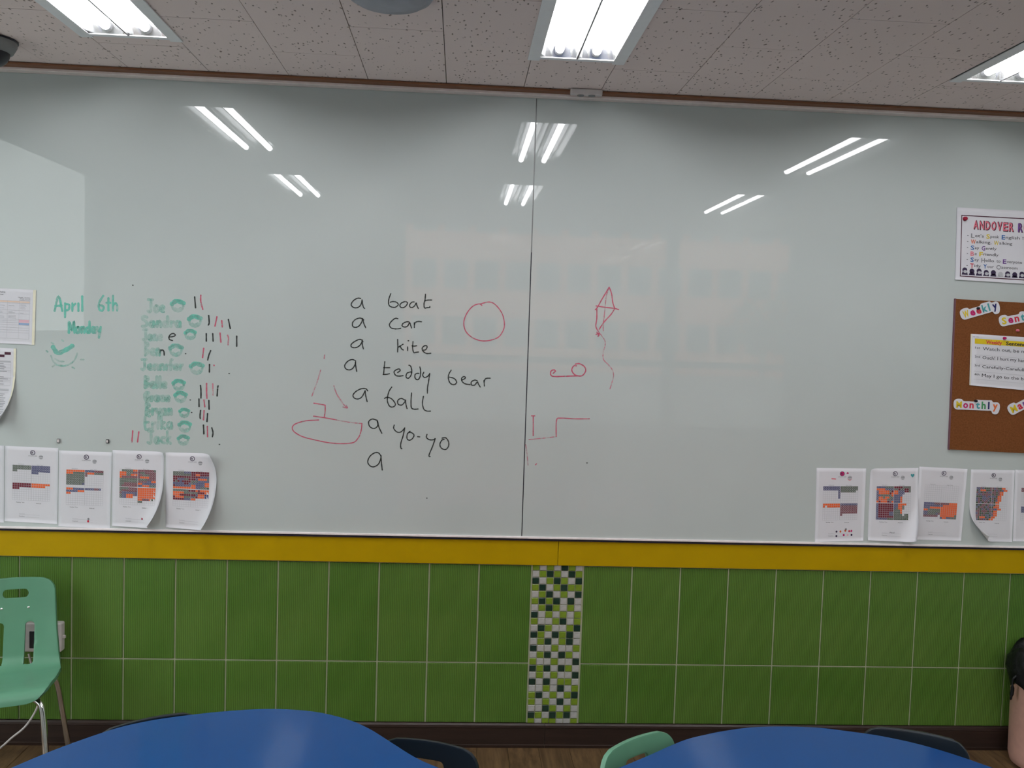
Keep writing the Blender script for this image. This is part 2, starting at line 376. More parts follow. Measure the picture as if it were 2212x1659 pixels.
# ------------------------------------------------------------------ back wall, side walls and windows
def holed_wall(name, axis, at, th, a0, a1, z0, z1, holes, mat='wall_paint'):
    """wall slab of boxes around rectangular openings (a0,a1,z0,z1); one mesh"""
    bm = bmesh.new(); hs = sorted(holes); cur = a0
    def bx(p, q, zb, zt):
        if q-p < 1e-4 or zt-zb < 1e-4: return
        (boxbm(p,q,at-th,at,zb,zt,bm=bm) if axis == 'y' else boxbm(at-th,at,p,q,zb,zt,bm=bm))
    for p, q, zb, zt in hs:
        bx(cur, p, z0, z1); bx(p, q, z0, zb); bx(p, q, zt, z1); cur = q
    bx(cur, a1, z0, z1)
    return tag(bmobj(name, bm, mat), kind='structure')
def window(name, axis, at, p, q, zb, zt, rails, mull):
    wn = tag(empty(name, (0,0,0)), kind='structure'); f = .03
    def bx(nm, a, b, z0, z1, dp, mat):
        return box(nm, a, b, at-.06-dp, at-.06+dp, z0, z1, mat, wn) if axis == 'y' else box(nm, at-.06-dp, at-.06+dp, a, b, z0, z1, mat, wn)
    for a, b, z0, z1 in ((p,p+f,zb,zt),(q-f,q,zb,zt),(p+f,q-f,zb,zb+f),(p+f,q-f,zt-f,zt)): bx('window_frame', a,b,z0,z1,.03,'window_frame')
    xs_ = [p+f]+[v for v in mull]+[q-f]; zs = [zb+f]+rails+[zt-f]
    for v in mull: bx('mullion', v-.02, v+.02, zb+f, zt-f, .025, 'window_frame')
    for z in rails: bx('rail', p+f, q-f, z-.03, z+.03, .022, 'window_frame')
    for a, b in zip(xs_, xs_[1:]):
        for c, d in zip(zs, zs[1:]): bx('pane', a, b, c, d, .003, 'window_glass')
bw = [(-.625,1.69,.93,2.66),(1.73,2.78,.93,2.66)]
holed_wall('wall_back','y',YB,.14,XL-.1,XR+.1,0,2.82,bw)
window('window_1','y',YB,*bw[0],[1.50],[]); window('window_2','y',YB,*bw[1],[1.50],[])
lw = (-2.40,-.30,.12,2.66)
holed_wall('wall_left','x',XL,.14,YB-.14,.12,0,2.82,[lw])
window('window_3','x',XL,*lw,[1.615],[])
tag(box('wall_right', XR, XR+.14, YB-.14, .12, 0, 2.82, 'wall_paint'), kind='structure')
# ------------------------------------------------------------------ outdoors (seen as faint reflections in the glass)
tag(box('ground', -60, 60, -90, 30, -.3, -.12, 'asphalt'), kind='structure')
bd = empty('office_building', (0,-44,-.12), 0, 'pale pink office block with rows of windows, mirrored in the board centre', 'building')
box('facade', -6.5, 34, -8, 0, 0, 16, 'facade_pink', bd)
pm_ = bpy.data.meshes.new('window_pane'); bm = boxbm(-.62,.62,-.02,.03,-.75,.75); bm.to_mesh(pm_); bm.free(); pm_.materials.append(MATS['facade_glass'])
for f in range(4):
    for i in range(24):
        o = link('window_pane', pm_, bd); o.location = (-5.4+i*1.65, .0, 2.0+f*3.0)
hs = empty('gabled_house', (-15,-9.5,-.12), math.radians(-62), 'grey clad house with low gabled roof, mirrored at the left of the board', 'house')
box('wall', -4.5,4.5,-5,0,0,5.0,'grey_cladding',hs)
V = [(-4.9,.3,4.95),(4.9,.3,4.95),(0,.3,6.6),(-4.9,-5.2,4.95),(4.9,-5.2,4.95),(0,-5.2,6.6)]
mesh('roof', V, [(0,1,2),(5,4,3),(0,2,5,3),(2,1,4,5),(1,0,3,4)], 'grey_roof', hs)
for x in (-2.6,-.9,1.5): box('window_pane', x-.6,x+.6,0,.05,1.2,2.9,'facade_glass',hs)
for z in range(16): box('clapboard', -4.5,4.5,0,.025,3.0+z*.12,3.0+z*.12+.1,'grey_cladding',hs)
bn = empty('street_banner', (-7.6,-6.6,-.12), math.radians(-55), 'tall white street banner with red lettering, mirrored left on the board', 'banner')
box('banner_cloth', -.52,.52,-.02,.02,.9,3.35,'banner_white',bn); box('pole', -.58,-.53,-.025,.025,0,3.5,'grey_roof',bn); box('pole', .53,.58,-.025,.025,0,3.5,'grey_roof',bn)
for i in range(6):
    z = 3.1-i*.36
    for a,b,c,d in ((-.3,.3,z,z+.05),(-.3,-.24,z-.16,z),(.1,.16,z-.2,z+.05),(-.2,.28,z-.2,z-.15)): box('banner_lettering', a,b,.02,.024,c,d,'print_rose' if i else 'print_grey',bn)
cw = tag(empty('crosswalk', (-6.2,-2.6,-.118), math.radians(30)), kind='structure')
for i in range(6): box('stripe', -1.6,1.6,-.8+i*.8,-.8+i*.8+.42,-.004,.004,'road_paint',cw)
def tree(loc, h, r, n, seed, label):
    rnd = random.Random(seed); t = empty('street_tree', loc, 0, label, 'tree', 'trees across the street')
    bm = tubebm([(0,0,0),(.05,0,h*.3),(0,.05,h*.55)],[.14,.11,.07],8)
    for i in range(9):
        a = rnd.uniform(0,6.28); z = h*(.3+.03*i); tubebm([(0,0,z),(math.cos(a)*r*.5,math.sin(a)*r*.5,z+h*.15),(math.cos(a)*r*.85,math.sin(a)*r*.85,z+h*.3)],[.05,.035,.015],6,bm)
    bmobj('trunk', bm, 'bark', t)
    V=[];Fc=[]
    for i in range(n):
        u = Vector((rnd.gauss(0,1),rnd.gauss(0,1),rnd.gauss(0,1))).normalized()*rnd.random()**.4
        c = Vector((u.x*r,u.y*r,h*.66+u.z*h*.34)); a = Vector((rnd.gauss(0,1),rnd.gauss(0,1),rnd.gauss(0,1))).normalized()*.17; b = a.orthogonal().normalized()*.10
        k = len(V); V += [c-a,c+b,c+a,c-b]; Fc.append((k,k+1,k+2,k+3))
    tag(mesh('foliage', V, Fc, 'leaf_green', t), kind='stuff')
tree((16.5,-30,-.12), 5.2, 2.2, 2600, 3, 'bushy green tree mirrored in the right end of the window reflection')
tree((12.2,-32,-.12), 4.0, 1.5, 350, 5, 'sparse thin tree mirrored right of the window post in the board')

# ------------------------------------------------------------------ glass whiteboard panels
gz0, gz1 = .886, 2.652
def panel(label, a, b):
    o = empty('glass_whiteboard', ((a+b)/2, GY, gz0), 0, label, 'whiteboard', 'glass whiteboard panels')
    g = boxbm(a-(a+b)/2, b-(a+b)/2, 0, .010, 0, gz1-gz0, .0012)
    bmobj('glass_sheet', g, 'board_glass', o); return o
bl = panel('wide pale green glass whiteboard panel left of the seam, with the word list', XL+.02, XS-.0018)
br = panel('wide pale green glass whiteboard panel right of the seam, with the kite drawing', XS+.0018, XR-.02)
zs_ = aty(1147,545,GY).z
for z0_, z1_, m_ in ((gz0, zs_, 'dark_gap'), (zs_, gz1, 'grey_plastic')):
    box('seam_seal', XS-.0017, XS+.0017, GY+.0025, GY+.0100, z0_, z1_, m_, wf)
def childworld(o, p):        # keep world coordinates although the parent stands elsewhere
    o.parent = p; o.matrix_parent_inverse = Matrix.Translation(-Vector(p.location)); return o
box('board_backing', XL+.02, XR-.02, GY+.0105, .003, gz0, gz1, 'aluminium_white', None).parent = wf

# ------------------------------------------------------------------ handwriting (ribbons of ink lying on the glass)
def ribbon(V, Fc, pts, wpx, y, taper=False, n=5):
    P = [aty(p[0], p[1], y) for p in pts]
    if len(P) == 1: P = [P[0]+Vector((-.0015,0,0)), P[0]+Vector((.0015,0,0))]
    P = spline(P, n) if len(P) > 2 else [P[0].lerp(P[1], t/4) for t in range(5)]
    hw = wpx/546/2; k = len(P)
    d0 = (P[1]-P[0]).normalized()*hw*.8; d1 = (P[-1]-P[-2]).normalized()*hw*.8
    P = [P[0]-d0]+P+[P[-1]+d1]; k += 2; b0 = len(V)
    for i, p in enumerate(P):
        t = (P[min(i+1,k-1)]-P[max(i-1,0)]); t = Vector((t.x,0,t.z)).normalized(); s = Vector((-t.z,0,t.x))
        h = hw*(.45 if i in (0,k-1) else 1)*(1+.12*math.sin(i*1.7+b0))
        V += [p+s*h, p-s*h]
    for i in range(k-1): a = b0+2*i; Fc.append((a,a+1,a+3,a+2))
def write(name, strokes, wpx, mat, parent, T=(0,0,1), label=None):
    V=[];Fc=[]; ox,oy,s = T
    for j, st in enumerate(strokes): ribbon(V, Fc, [(ox+x*s, oy+y*s) for x,y in st], wpx, GY-.0006-.00006*j)
    o = mesh(name, V, Fc, mat); childworld(o, parent)
    if label: o['label'] = label
    return o
T4=(730,620,.10247); T5=(730,760,.16275); T6=(620,760,.16727); T7=(980,610,.17179); T2=(280,630,.11754); T3=(280,790,.10848); T8=(1120,560,.37383); T1=(100,600,.13261)
K='marker_black'; R_='marker_red'; RF='marker_red_faint'; GN='marker_green'; GF='marker_green_faint'; WW=2.5
W_ = lambda st, T, lab: write('handwritten_word', st, WW, K, bl, T, lab)
W_([[(480,243),(420,235),(340,275),(285,345),(290,400),(350,437),(420,430),(475,385),(503,310),(508,270)],[(508,270),(520,360),(540,430),(565,452)]],T4,'black letter a before boat')
W_([[(1115,140),(1080,230),(1065,330),(1090,400),(1150,425),(1210,425),(1265,385),(1265,350),(1220,315),(1150,308),(1100,322)],
    [(1400,312),(1340,335),(1305,385),(1330,430),(1390,430),(1445,385),(1465,330),(1420,308),(1380,315)],
    [(1610,315),(1560,320),(1515,370),(1520,420),(1570,430),(1620,390),(1650,335),(1665,390),(1695,455)],
    [(1845,150),(1835,270),(1815,350),(1825,440),(1880,435),(1935,430),(1935,410)],[(1830,285),(1900,275),(1980,275)]],T4,'handwritten word boat')
W_([[(520,665),(450,655),(370,685),(310,750),(315,830),(380,850),(450,815),(505,730),(520,670)],[(505,668),(545,695)],[(525,690),(550,780),(585,858)]],T4,'black letter a before car')
W_([[(1265,668),(1210,660),(1140,710),(1085,790),(1120,860),(1200,882),(1280,880),(1325,868)],
    [(1500,735),(1440,735),(1370,770),(1355,820),(1410,845),(1470,820),(1510,750),(1530,800),(1552,865)],[(1610,750),(1612,855)],[(1612,800),(1630,750),(1690,725),(1765,733)]],T4,'handwritten word car')
W_([[(520,1120),(450,1105),(350,1150),(280,1210),(290,1265),(370,1278),(450,1240),(500,1170),(512,1130)],[(505,1130),(530,1155)],[(512,1140),(515,1220),(538,1305)]],T4,'black letter a before kite')
W_([[(1258,1105),(1262,1240),(1258,1370)],[(1375,1205),(1270,1270)],[(1310,1240),(1340,1300),(1380,1328)],[(1468,1260),(1470,1340)],[(1485,1133)],
    [(1583,1150),(1575,1290),(1600,1380),(1650,1375),(1700,1370)],[(1560,1240),(1610,1245),(1660,1238)],
    [(1800,1330),(1850,1320),(1880,1260),(1850,1232),(1800,1255),(1775,1300),(1800,1360),(1870,1400),(1960,1395)]],T4,'handwritten word kite')
W_([[(235,120),(190,102),(130,125),(90,180),(105,225),(155,240),(200,215),(228,165),(235,130)],[(232,135),(238,200),(250,262)]],T5,'black letter a before teddy')
W_([[(622,130),(612,230),(605,300)],[(600,300),(650,298),(685,290)],[(605,210),(690,210)],[(790,275),(825,250),(815,228),(780,235),(745,265),(765,310),(810,322),(865,315)],
    [(940,178),(965,190),(980,250),(970,310),(935,350),(905,335),(915,285),(960,268),(978,270)],[(1087,200),(1098,260),(1090,330),(1060,370),(1025,350),(1025,300),(1060,285),(1075,290)],
    [(1140,270),(1125,310),(1150,340),(1190,325),(1218,290)],[(1218,285),(1205,380),(1190,470),(1188,550)]],T5,'handwritten word teddy')
W_([[(1503,243),(1475,290),(1465,340),(1480,400),(1515,432),(1555,430),(1575,400),(1545,355),(1480,335)],[(1645,375),(1685,355),(1690,335),(1665,330),(1640,355),(1650,395),(1690,425),(1755,435)],
    [(1850,385),(1815,375),(1770,400),(1775,440),(1815,440),(1850,400),(1865,430),(1890,468)],[(1938,380),(1945,455)],[(1940,400),(1955,360),(1985,350),(2022,350)]],T5,'handwritten word bear')
W_([[(395,520),(370,490),(310,490),(240,525),(200,575),(220,615),(270,625),(320,595),(360,520)],[(360,515),(370,590),(388,663)]],T5,'black letter a before ball')
W_([[(715,467),(680,520),(658,600),(660,670),(690,725),(735,730),(762,695),(725,635),(680,608),(640,605),(618,620)],[(885,640),(840,618),(795,645),(800,695),(850,705),(890,660),(900,640)],[(893,640),(905,710),(918,755)],
    [(978,545),(970,650),(975,740),(1010,760),(1065,758)],[(1135,588),(1122,680),(1140,760),(1180,785),(1230,787)]],T5,'handwritten word ball')
W_([[(1150,880),(1100,868),(1055,900),(1065,960),(1115,990),(1160,970),(1175,920),(1160,880)],[(1165,900),(1190,980),(1225,1052)]],T6,'black letter a before yo-yo')
W_([[(1385,945),(1378,990),(1420,1035),(1470,1035),(1520,985)],[(1520,980),(1500,1080),(1470,1180),(1470,1240),(1485,1250)],[(1590,1025),(1555,1060),(1550,1120),(1580,1142),(1620,1120),(1640,1075),(1610,1045),(1575,1040)],[(1685,1095),(1715,1098)],
    [(1808,1065),(1800,1105),(1840,1135),(1890,1135),(1912,1120)],[(1915,1120),(1880,1220),(1838,1320),(1835,1350),(1850,1352)],[(2000,1115),(2050,1110),(2085,1160),(2085,1220),(2045,1262),(1990,1240),(1975,1190),(2000,1140),(2030,1130)]],T6,'handwritten word yo-yo')
W_([[(1210,1340),(1180,1305),(1130,1305),(1070,1350),(1042,1420),(1070,1470),(1120,1485),(1180,1450),(1210,1380),(1215,1340)],[(1213,1350),(1220,1440),(1230,1528)]],T6,'lone black letter a below the list')
D_ = lambda st, w, mat, T, par, lab=None: write('marker_drawing', st, w, mat, par, T, lab)
D_([[(410,880),(250,890),(120,925),(70,970),(90,1030),(200,1095),(350,1135),(550,1175),(720,1185),(860,1170),(920,1110),(945,1060),(960,1000),(967,925)],[(340,830),(480,850),(620,875)],[(345,663),(420,675),(492,688)],[(492,688),(492,760),(480,850)]],2.4,R_,T6,bl,'red drawn boat hull')
D_([[(620,875),(800,910),(967,925)],[(485,40),(480,90)],[(435,235),(400,350),(365,450),(320,575)],[(605,440),(640,540),(690,620),(740,690),(780,725)],[(720,712),(780,725),(765,690)]],2.4,RF,T6,bl,'faded pink boat sail')
D_([[(355,290),(320,270),(240,300),(165,390),(128,500),(150,610),(230,690),(340,733),(450,730),(560,690),(620,610),(638,530),(620,420),(570,330),(500,262),(430,247),(340,270)]],2.4,R_,T7,bl,'red drawn ball outline')
D_([[(1955,60),(1920,120),(1860,220),(1810,310),(1780,345)],[(1955,60),(1985,140),(2000,250),(2025,325)],[(1790,295),(1900,312),(2025,328),(2075,343)],[(1800,330),(1800,450),(1788,550),(1815,610)],[(2025,328),(1980,400),(1890,500),(1830,590)],[(1790,655),(1830,640),(1815,680)],[(1800,625),(1828,668)]],2.6,R_,T7,br,'red drawn kite')
D_([[(1950,70),(1920,170),(1905,300),(1890,450),(1880,530),(1880,610)],[(1815,610),(1860,670),(1900,730),(1905,790),(1880,880),(1885,970),(1950,1040),(2000,1110),(2010,1180),(1990,1260),(1965,1340)]],2.2,RF,T7,br,'faded red kite string')
D_([[(1545,1050),(1510,1050),(1485,1100),(1510,1150),(1560,1175),(1620,1170),(1660,1110),(1640,1055),(1580,1022),(1530,1028)],[(1250,1145),(1265,1130),(1280,1115),(1260,1100),(1225,1115),(1220,1160),(1260,1183),(1400,1180),(1560,1175)]],2.8,R_,T7,br,'red drawn yo-yo')
D_([[(85,905),(85,1020)],[(75,905),(95,905)],[(218,1025),(220,930),(245,918),(320,922),(410,922)],[(98,1188),(104,1182)]],2.4,R_,T8,br,'red drawn angular lines')
D_([[(60,1042),(160,1032),(220,1025)],[(42,1070),(50,1130),(55,1190)]],2.,RF,T8,br)
TL_ = lambda st, mat, T: write('tally_mark', [st], 3.0, mat, bl, T)
for st in ([(1195,95),(1212,300)],[(1453,435),(1463,570),(1445,615)],[(1815,510),(1850,680)],[(1408,770),(1410,912)],[(1527,770),(1535,912)],[(1968,815),(1968,1005)],[(1490,1082),(1455,1170),(1435,1258)],[(1468,1335),(1466,1480)]): TL_(st,K,T2)
for st in ([(1308,65),(1308,180),(1345,328)],[(1605,460),(1568,635)],[(1692,530),(1703,650)],[(1662,760),(1677,930)],[(1362,1040),(1340,1215)],[(1550,1350),(1553,1362)]): TL_(st,R_,T2)
TL_([(1800,800),(1818,860),(1808,980)],RF,T2)
for st in ([(1410,390),(1420,500),(1420,645)],[(1762,400),(1755,430)],[(1752,460),(1742,605)],[(1380,660),(1383,815)],[(1578,690),(1583,870)],[(1412,890),(1402,1000),(1408,1055)],[(1552,950),(1540,1115)],[(1470,1180),(1478,1360)],[(1635,1235),(1660,1330),(1648,1415)]): TL_(st,K,T3)
for st in ([(1533,350),(1533,520),(1540,650)],[(1480,680),(1497,820)],[(1483,890),(1470,1080)],[(1548,1205),(1553,1415)],[(62,1295),(45,1520)],[(183,1315),(158,1520)]): TL_(st,R_,T3)
TL_([(1655,360),(1660,590)],RF,T3)
write('handwritten_word',[[(730,832),(800,825),(840,800),(810,770),(760,780),(722,830),(735,880),(790,898)]],2.6,K,bl,T2,'small black letter e among green names')
write('handwritten_word',[[(560,1070),(555,1165)],[(556,1120),(575,1080),(610,1075),(632,1110),(635,1168)]],3,K,bl,T2,'small black letter n among green names')
# one-line letters for the rubbed-out green names (x 0..w, y 0 top of x-height .. 1 baseline; ascenders negative)
LET = {'J':(.7,[[(.1,-.9),(.7,-.9)],[(.45,-.9),(.45,.6),(.3,1),(.05,.8)]]),'o':(.6,[[(.3,0),(.05,.4),(.2,1),(.5,.8),(.5,.2),(.3,0)]]),'e':(.6,[[(.05,.5),(.5,.45),(.4,.05),(.1,.2),(.1,.8),(.5,.95)]]),
 'S':(.7,[[(.6,-.7),(.2,-.9),(.1,-.4),(.5,.1),(.5,.8),(.05,.9)]]),'a':(.65,[[(.5,.1),(.2,.05),(.05,.6),(.3,1),(.5,.4)],[(.5,.1),(.55,1)]]),'n':(.6,[[(.1,0),(.1,1)],[(.1,.3),(.35,0),(.5,.4),(.5,1)]]),
 'd':(.65,[[(.5,.2),(.2,.1),(.05,.6),(.3,1),(.5,.6)],[(.5,-.9),(.52,1)]]),'r':(.45,[[(.1,0),(.1,1)],[(.1,.4),(.4,.05)]]),'B':(.7,[[(.1,-.9),(.1,1)],[(.1,-.9),(.55,-.6),(.15,-.05),(.6,.4),(.1,1)]]),
 'i':(.25,[[(.12,0),(.12,1)]]),'f':(.45,[[(.45,-.8),(.25,-.7),(.22,1)],[(.05,.1),(.42,.1)]]),'l':(.3,[[(.12,-.9),(.14,1)]]),'G':(.75,[[(.6,-.7),(.2,-.7),(.05,.2),(.3,1),(.6,.7),(.6,.2),(.4,.2)]]),
 'c':(.55,[[(.48,.1),(.15,.1),(.08,.7),(.48,.95)]]),'y':(.6,[[(.05,0),(.2,.7),(.45,.6)],[(.55,0),(.3,1.8)]]),'E':(.6,[[(.55,-.9),(.1,-.9),(.1,1),(.55,1)],[(.1,0),(.45,0)]]),'k':(.55,[[(.1,-.9),(.1,1)],[(.45,0),(.12,.5),(.5,1)]]),
 'A':(.8,[[(.0,1),(.38,-.9),(.75,1)],[(.05,.35),(.7,.3)]]),'p':(.6,[[(.1,0),(.1,1.8)],[(.1,.1),(.5,.2),(.45,.8),(.1,.9)]]),'M':(.9,[[(.05,1),(.1,-.9),(.45,.6),(.75,-.9),(.85,1)]]),'6':(.65,[[(.5,-.9),(.1,0),(.1,.8),(.4,1),(.55,.5),(.15,.3)]]),
 't':(.45,[[(.22,-.6),(.22,1)],[(.02,0),(.42,0)]]),'h':(.6,[[(.1,-.9),(.1,1)],[(.1,.3),(.35,.05),(.5,.4),(.5,1)]])}
def name_strokes(txt, x0, x1, base, xh):
    tot = sum(LET[c][0]+.12 for c in txt); s = (x1-x0)/tot; out=[]; x=x0
    for c in txt:
        wd, ss = LET[c]
        out += [[(x+px*s, base-xh+py*xh) for px,py in st] for st in ss]; x += (wd+.12)*s
    return out
for t, a, b, y, h, mt, lw_ in (('April',118,184,672,17,GN,4.6),('6th',212,258,671,17,GN,4.6),('Monday',148,220,719,13,GN,5.4),('Joe',318,358,674,14,GF,6),('Sandra',306,394,706,12,GF,6.5),('Jane',308,352,735,12,GF,6),('Ben',312,348,768,15,GF,5.5),
   ('Jennifer',304,398,799,12,GF,6),('Belle',312,362,838,13,GF,7),('Grace',312,368,866,10,GF,8),('Bryan',314,374,896,13,GF,6.5),('Erika',312,376,926,14,GF,6),('Jack',318,372,958,14,GF,6)):
    write('rubbed_out_word', name_strokes(t,a,b,y,h), lw_, mt, bl, label='half rubbed-out green word '+t)
def face(cx, cy, r, mt=GF, hair=True):
    st = [[(cx+r*math.cos(a), cy+r*.95*math.sin(a)) for a in [k*.7 for k in range(10)]]]
    o = write('rubbed_out_face', st, 5, mt, bl)
    if hair: write('rubbed_out_face', [[(cx-r*1.1,cy-r*.35),(cx-r*.2,cy-r*.9),(cx+r*1.1,cy-r*.5)]], r*.8, GN, bl); write('rubbed_out_face', [[(cx-r*.5,cy+r*.35),(cx,cy+r*.6),(cx+r*.5,cy+r*.3)]], 4, GF, bl)
for cx, cy, r in ((384,661,12),(421,694,12),(411,723,10),(380,757,12),(425,796,12),(386,832,11),(390,858,11),(398,892,9),(399,922,11),(396,951,10)): face(cx,cy,r)
write('rubbed_out_face', [[(114,749),(124,762),(140,757),(157,747)]], 9.5, GN, bl, label='green scowling brow of a rubbed-out sun face')
write('rubbed_out_face', [[(110,768),(116,782),(128,790),(145,789),(160,779),(167,763)],[(119,775),(128,780),(138,781)],[(122,788),(135,790)],[(111,740),(116,743)],[(133,734),(137,737)],[(174,777),(181,777)],[(156,793),(161,796)],[(113,792),(118,789)],[(100,758),(103,760)]], 3.6, GF, bl)
for px, py in ((411,864),(414,891),(401,764),(474,960),(287,616),(922,1076),(495,807),(1268,1000)): write('ink_speck', [[(px,py)]], 2.2, K, bl if px<1135 else br)

# ------------------------------------------------------------------ paper sheets
FINE = {'stamps','stamp_marks','chart_grid','table_text','table_lines','printed_figure','border_line','rule_line','signature_line','table_bar','header_box'}
class Sheet:
    """paper on the wall: px corners TL,TR,BR,BL on plane y; curls = list of (u,v of a corner, fold distance m, radius m)"""
    def __init__(s, C, y=GY-.0012, curls=(), bow=0.):
        s.y = y; s.C = [aty(p[0],p[1],y) for p in C]; s.curls = []; s.bow = bow
        cen = sum(s.C, Vector())/4
        for (u,v), dist, r, *dr in curls:
            k = s.flat(u,v); n = (cen-k) if not dr else Vector((-dr[0][0],0,-dr[0][1])); n = Vector((n.x,0,n.z)).normalized(); s.curls.append((k, -n, dist, r))
    def flat(s, u, v):
        a,b,c,d = s.C; return (a.lerp(b,u)).lerp(d.lerp(c,u), v)
    def P(s, u, v, off=0.):
        p = s.flat(u,v); out = Vector((0,-1,0)); o = Vector((0,-s.bow*math.sin(math.pi*u)*v,0)); nrm = out
        for k, n, dist, r in s.curls:
            d = (p-k).dot(n)+dist
            if d > 0:
                a = d/r; p = p - n*d + n*r*math.sin(a); o = o + out*r*(1-math.cos(a)); nrm = (out*math.cos(a)-n*math.sin(a)).normalized()
        return p+o+nrm*off
    def build(s, name, label, cat, group=None, mat='paper', n=(14,18), thick=.0003):
        c = s.P(.5,.5); s.root = empty(name, c, 0, label, cat, group)
        V=[];Fc=[];nu,nv=n
        for k in range(2):
            for j in range(nv+1):
                for i in range(nu+1): V.append(s.P(i/nu,j/nv,-thick*k)-c)
        b=(nu+1)*(nv+1); I=lambda i,j,k: k*b+j*(nu+1)+i
        for j in range(nv):
            for i in range(nu):
                Fc.append((I(i,j,0),I(i,j+1,0),I(i+1,j+1,0),I(i+1,j,0))); Fc.append((I(i,j,1),I(i+1,j,1),I(i+1,j+1,1),I(i,j+1,1)))
        for j in range(nv):
            for i in (0,nu): Fc.append((I(i,j,0),I(i,j,1),I(i,j+1,1),I(i,j+1,0)))
        for i in range(nu):
            for j in (0,nv): Fc.append((I(i,j,0),I(i+1,j,0),I(i+1,j,1),I(i,j,1)))
        s.c = c; mesh('sheet', V, Fc, mat, s.root, True); s.lift = 0
        return s
    def polys(s, name, Ps, mat, label=None):
        s.lift += 1; V=[];Fc=[]
        for poly in Ps:
            k=len(V); V += [s.P(u,v,.0004+.00005*(s.lift%6))-s.c for u,v in poly]; Fc.append(tuple(range(k,k+len(poly))))
        o = mesh(name, V, Fc, mat, s.root)
        if label: o['label']=label
        if name in FINE: o['kind']='stuff'
        return o
    def rects(s, name, Rs, mat, label=None):
        out=[]
        for u0,v0,u1,v1 in Rs:
            n=max(1,int((u1-u0)/.12)); m_=max(1,int((v1-v0)/.12))
            for i in range(n):
                for j in range(m_):
                    a,b=u0+(u1-u0)*i/n,u0+(u1-u0)*(i+1)/n; c,d=v0+(v1-v0)*j/m_,v0+(v1-v0)*(j+1)/m_
                    out.append([(a,c),(a,d),(b,d),(b,c)])
        return s.polys(name,out,mat,label)
    def text(s, name, txt, u, v, hv, mat, wu=None, label=None, bold=0., rot=0.):
        """txt with its baseline start at (u,v), capital height hv (in v), optional total width wu"""
        V0,F0,wd,ch = glyphs(txt, bold); W=(s.C[1]-s.C[0]).length; H=(s.C[3]-s.C[0]).length
        k=hv*H/ch; sx=(wu*W/wd if wu else k); s.lift+=1; V=[]
        ca,sa=math.cos(rot),math.sin(rot)
        for x,y in V0:
            X,Y=x*sx,y*k; X,Y=X*ca-Y*sa,X*sa+Y*ca
            V.append(s.P(u+X/W, v-Y/H, .0005+.00005*(s.lift%6))-s.c)
        o=mesh(name,V,F0,mat,s.root)
        if label:o['label']=label
        return o
_G={}
def glyphs(txt,bold=0.):
    if (txt,bold) in _G: return _G[txt,bold]
    cu=bpy.data.curves.new('lettering','FONT'); cu.body=txt; cu.size=1; cu.resolution_u=2; cu.offset=bold
    ob=bpy.data.objects.new('lettering',cu); me=bpy.data.meshes.new_from_object(ob)
    V=[(v.co.x,v.co.y) for v in me.vertices]; Fc=[tuple(p.vertices) for p in me.polygons]
    bpy.data.objects.remove(ob); bpy.data.meshes.remove(me); bpy.data.curves.remove(cu)
    x0=min(v[0] for v in V); wd=max(v[0] for v in V)-x0
    _G[txt,bold]=([(x-x0,y) for x,y in V],Fc,max(wd,1e-3),.69); return _G[txt,bold]
def disc(cu,cv,ru,rv,n=18,a0=0.): return [(cu+ru*math.cos(a0-2*math.pi*i/n),cv-rv*math.sin(a0-2*math.pi*i/n)) for i in range(n)][::-1]
def ringp(cu,cv,ru,rv,k,n=22):
    o=[]
    for i in range(n):
        a,b=2*math.pi*i/n,2*math.pi*(i+1)/n
        o.append([(cu+ru*math.cos(a),cv+rv*math.sin(a)),(cu+ru*k*math.cos(a),cv+rv*k*math.sin(a)),(cu+ru*k*math.cos(b),cv+rv*k*math.sin(b)),(cu+ru*math.cos(b),cv+rv*math.sin(b))])
    return o
E_='........'
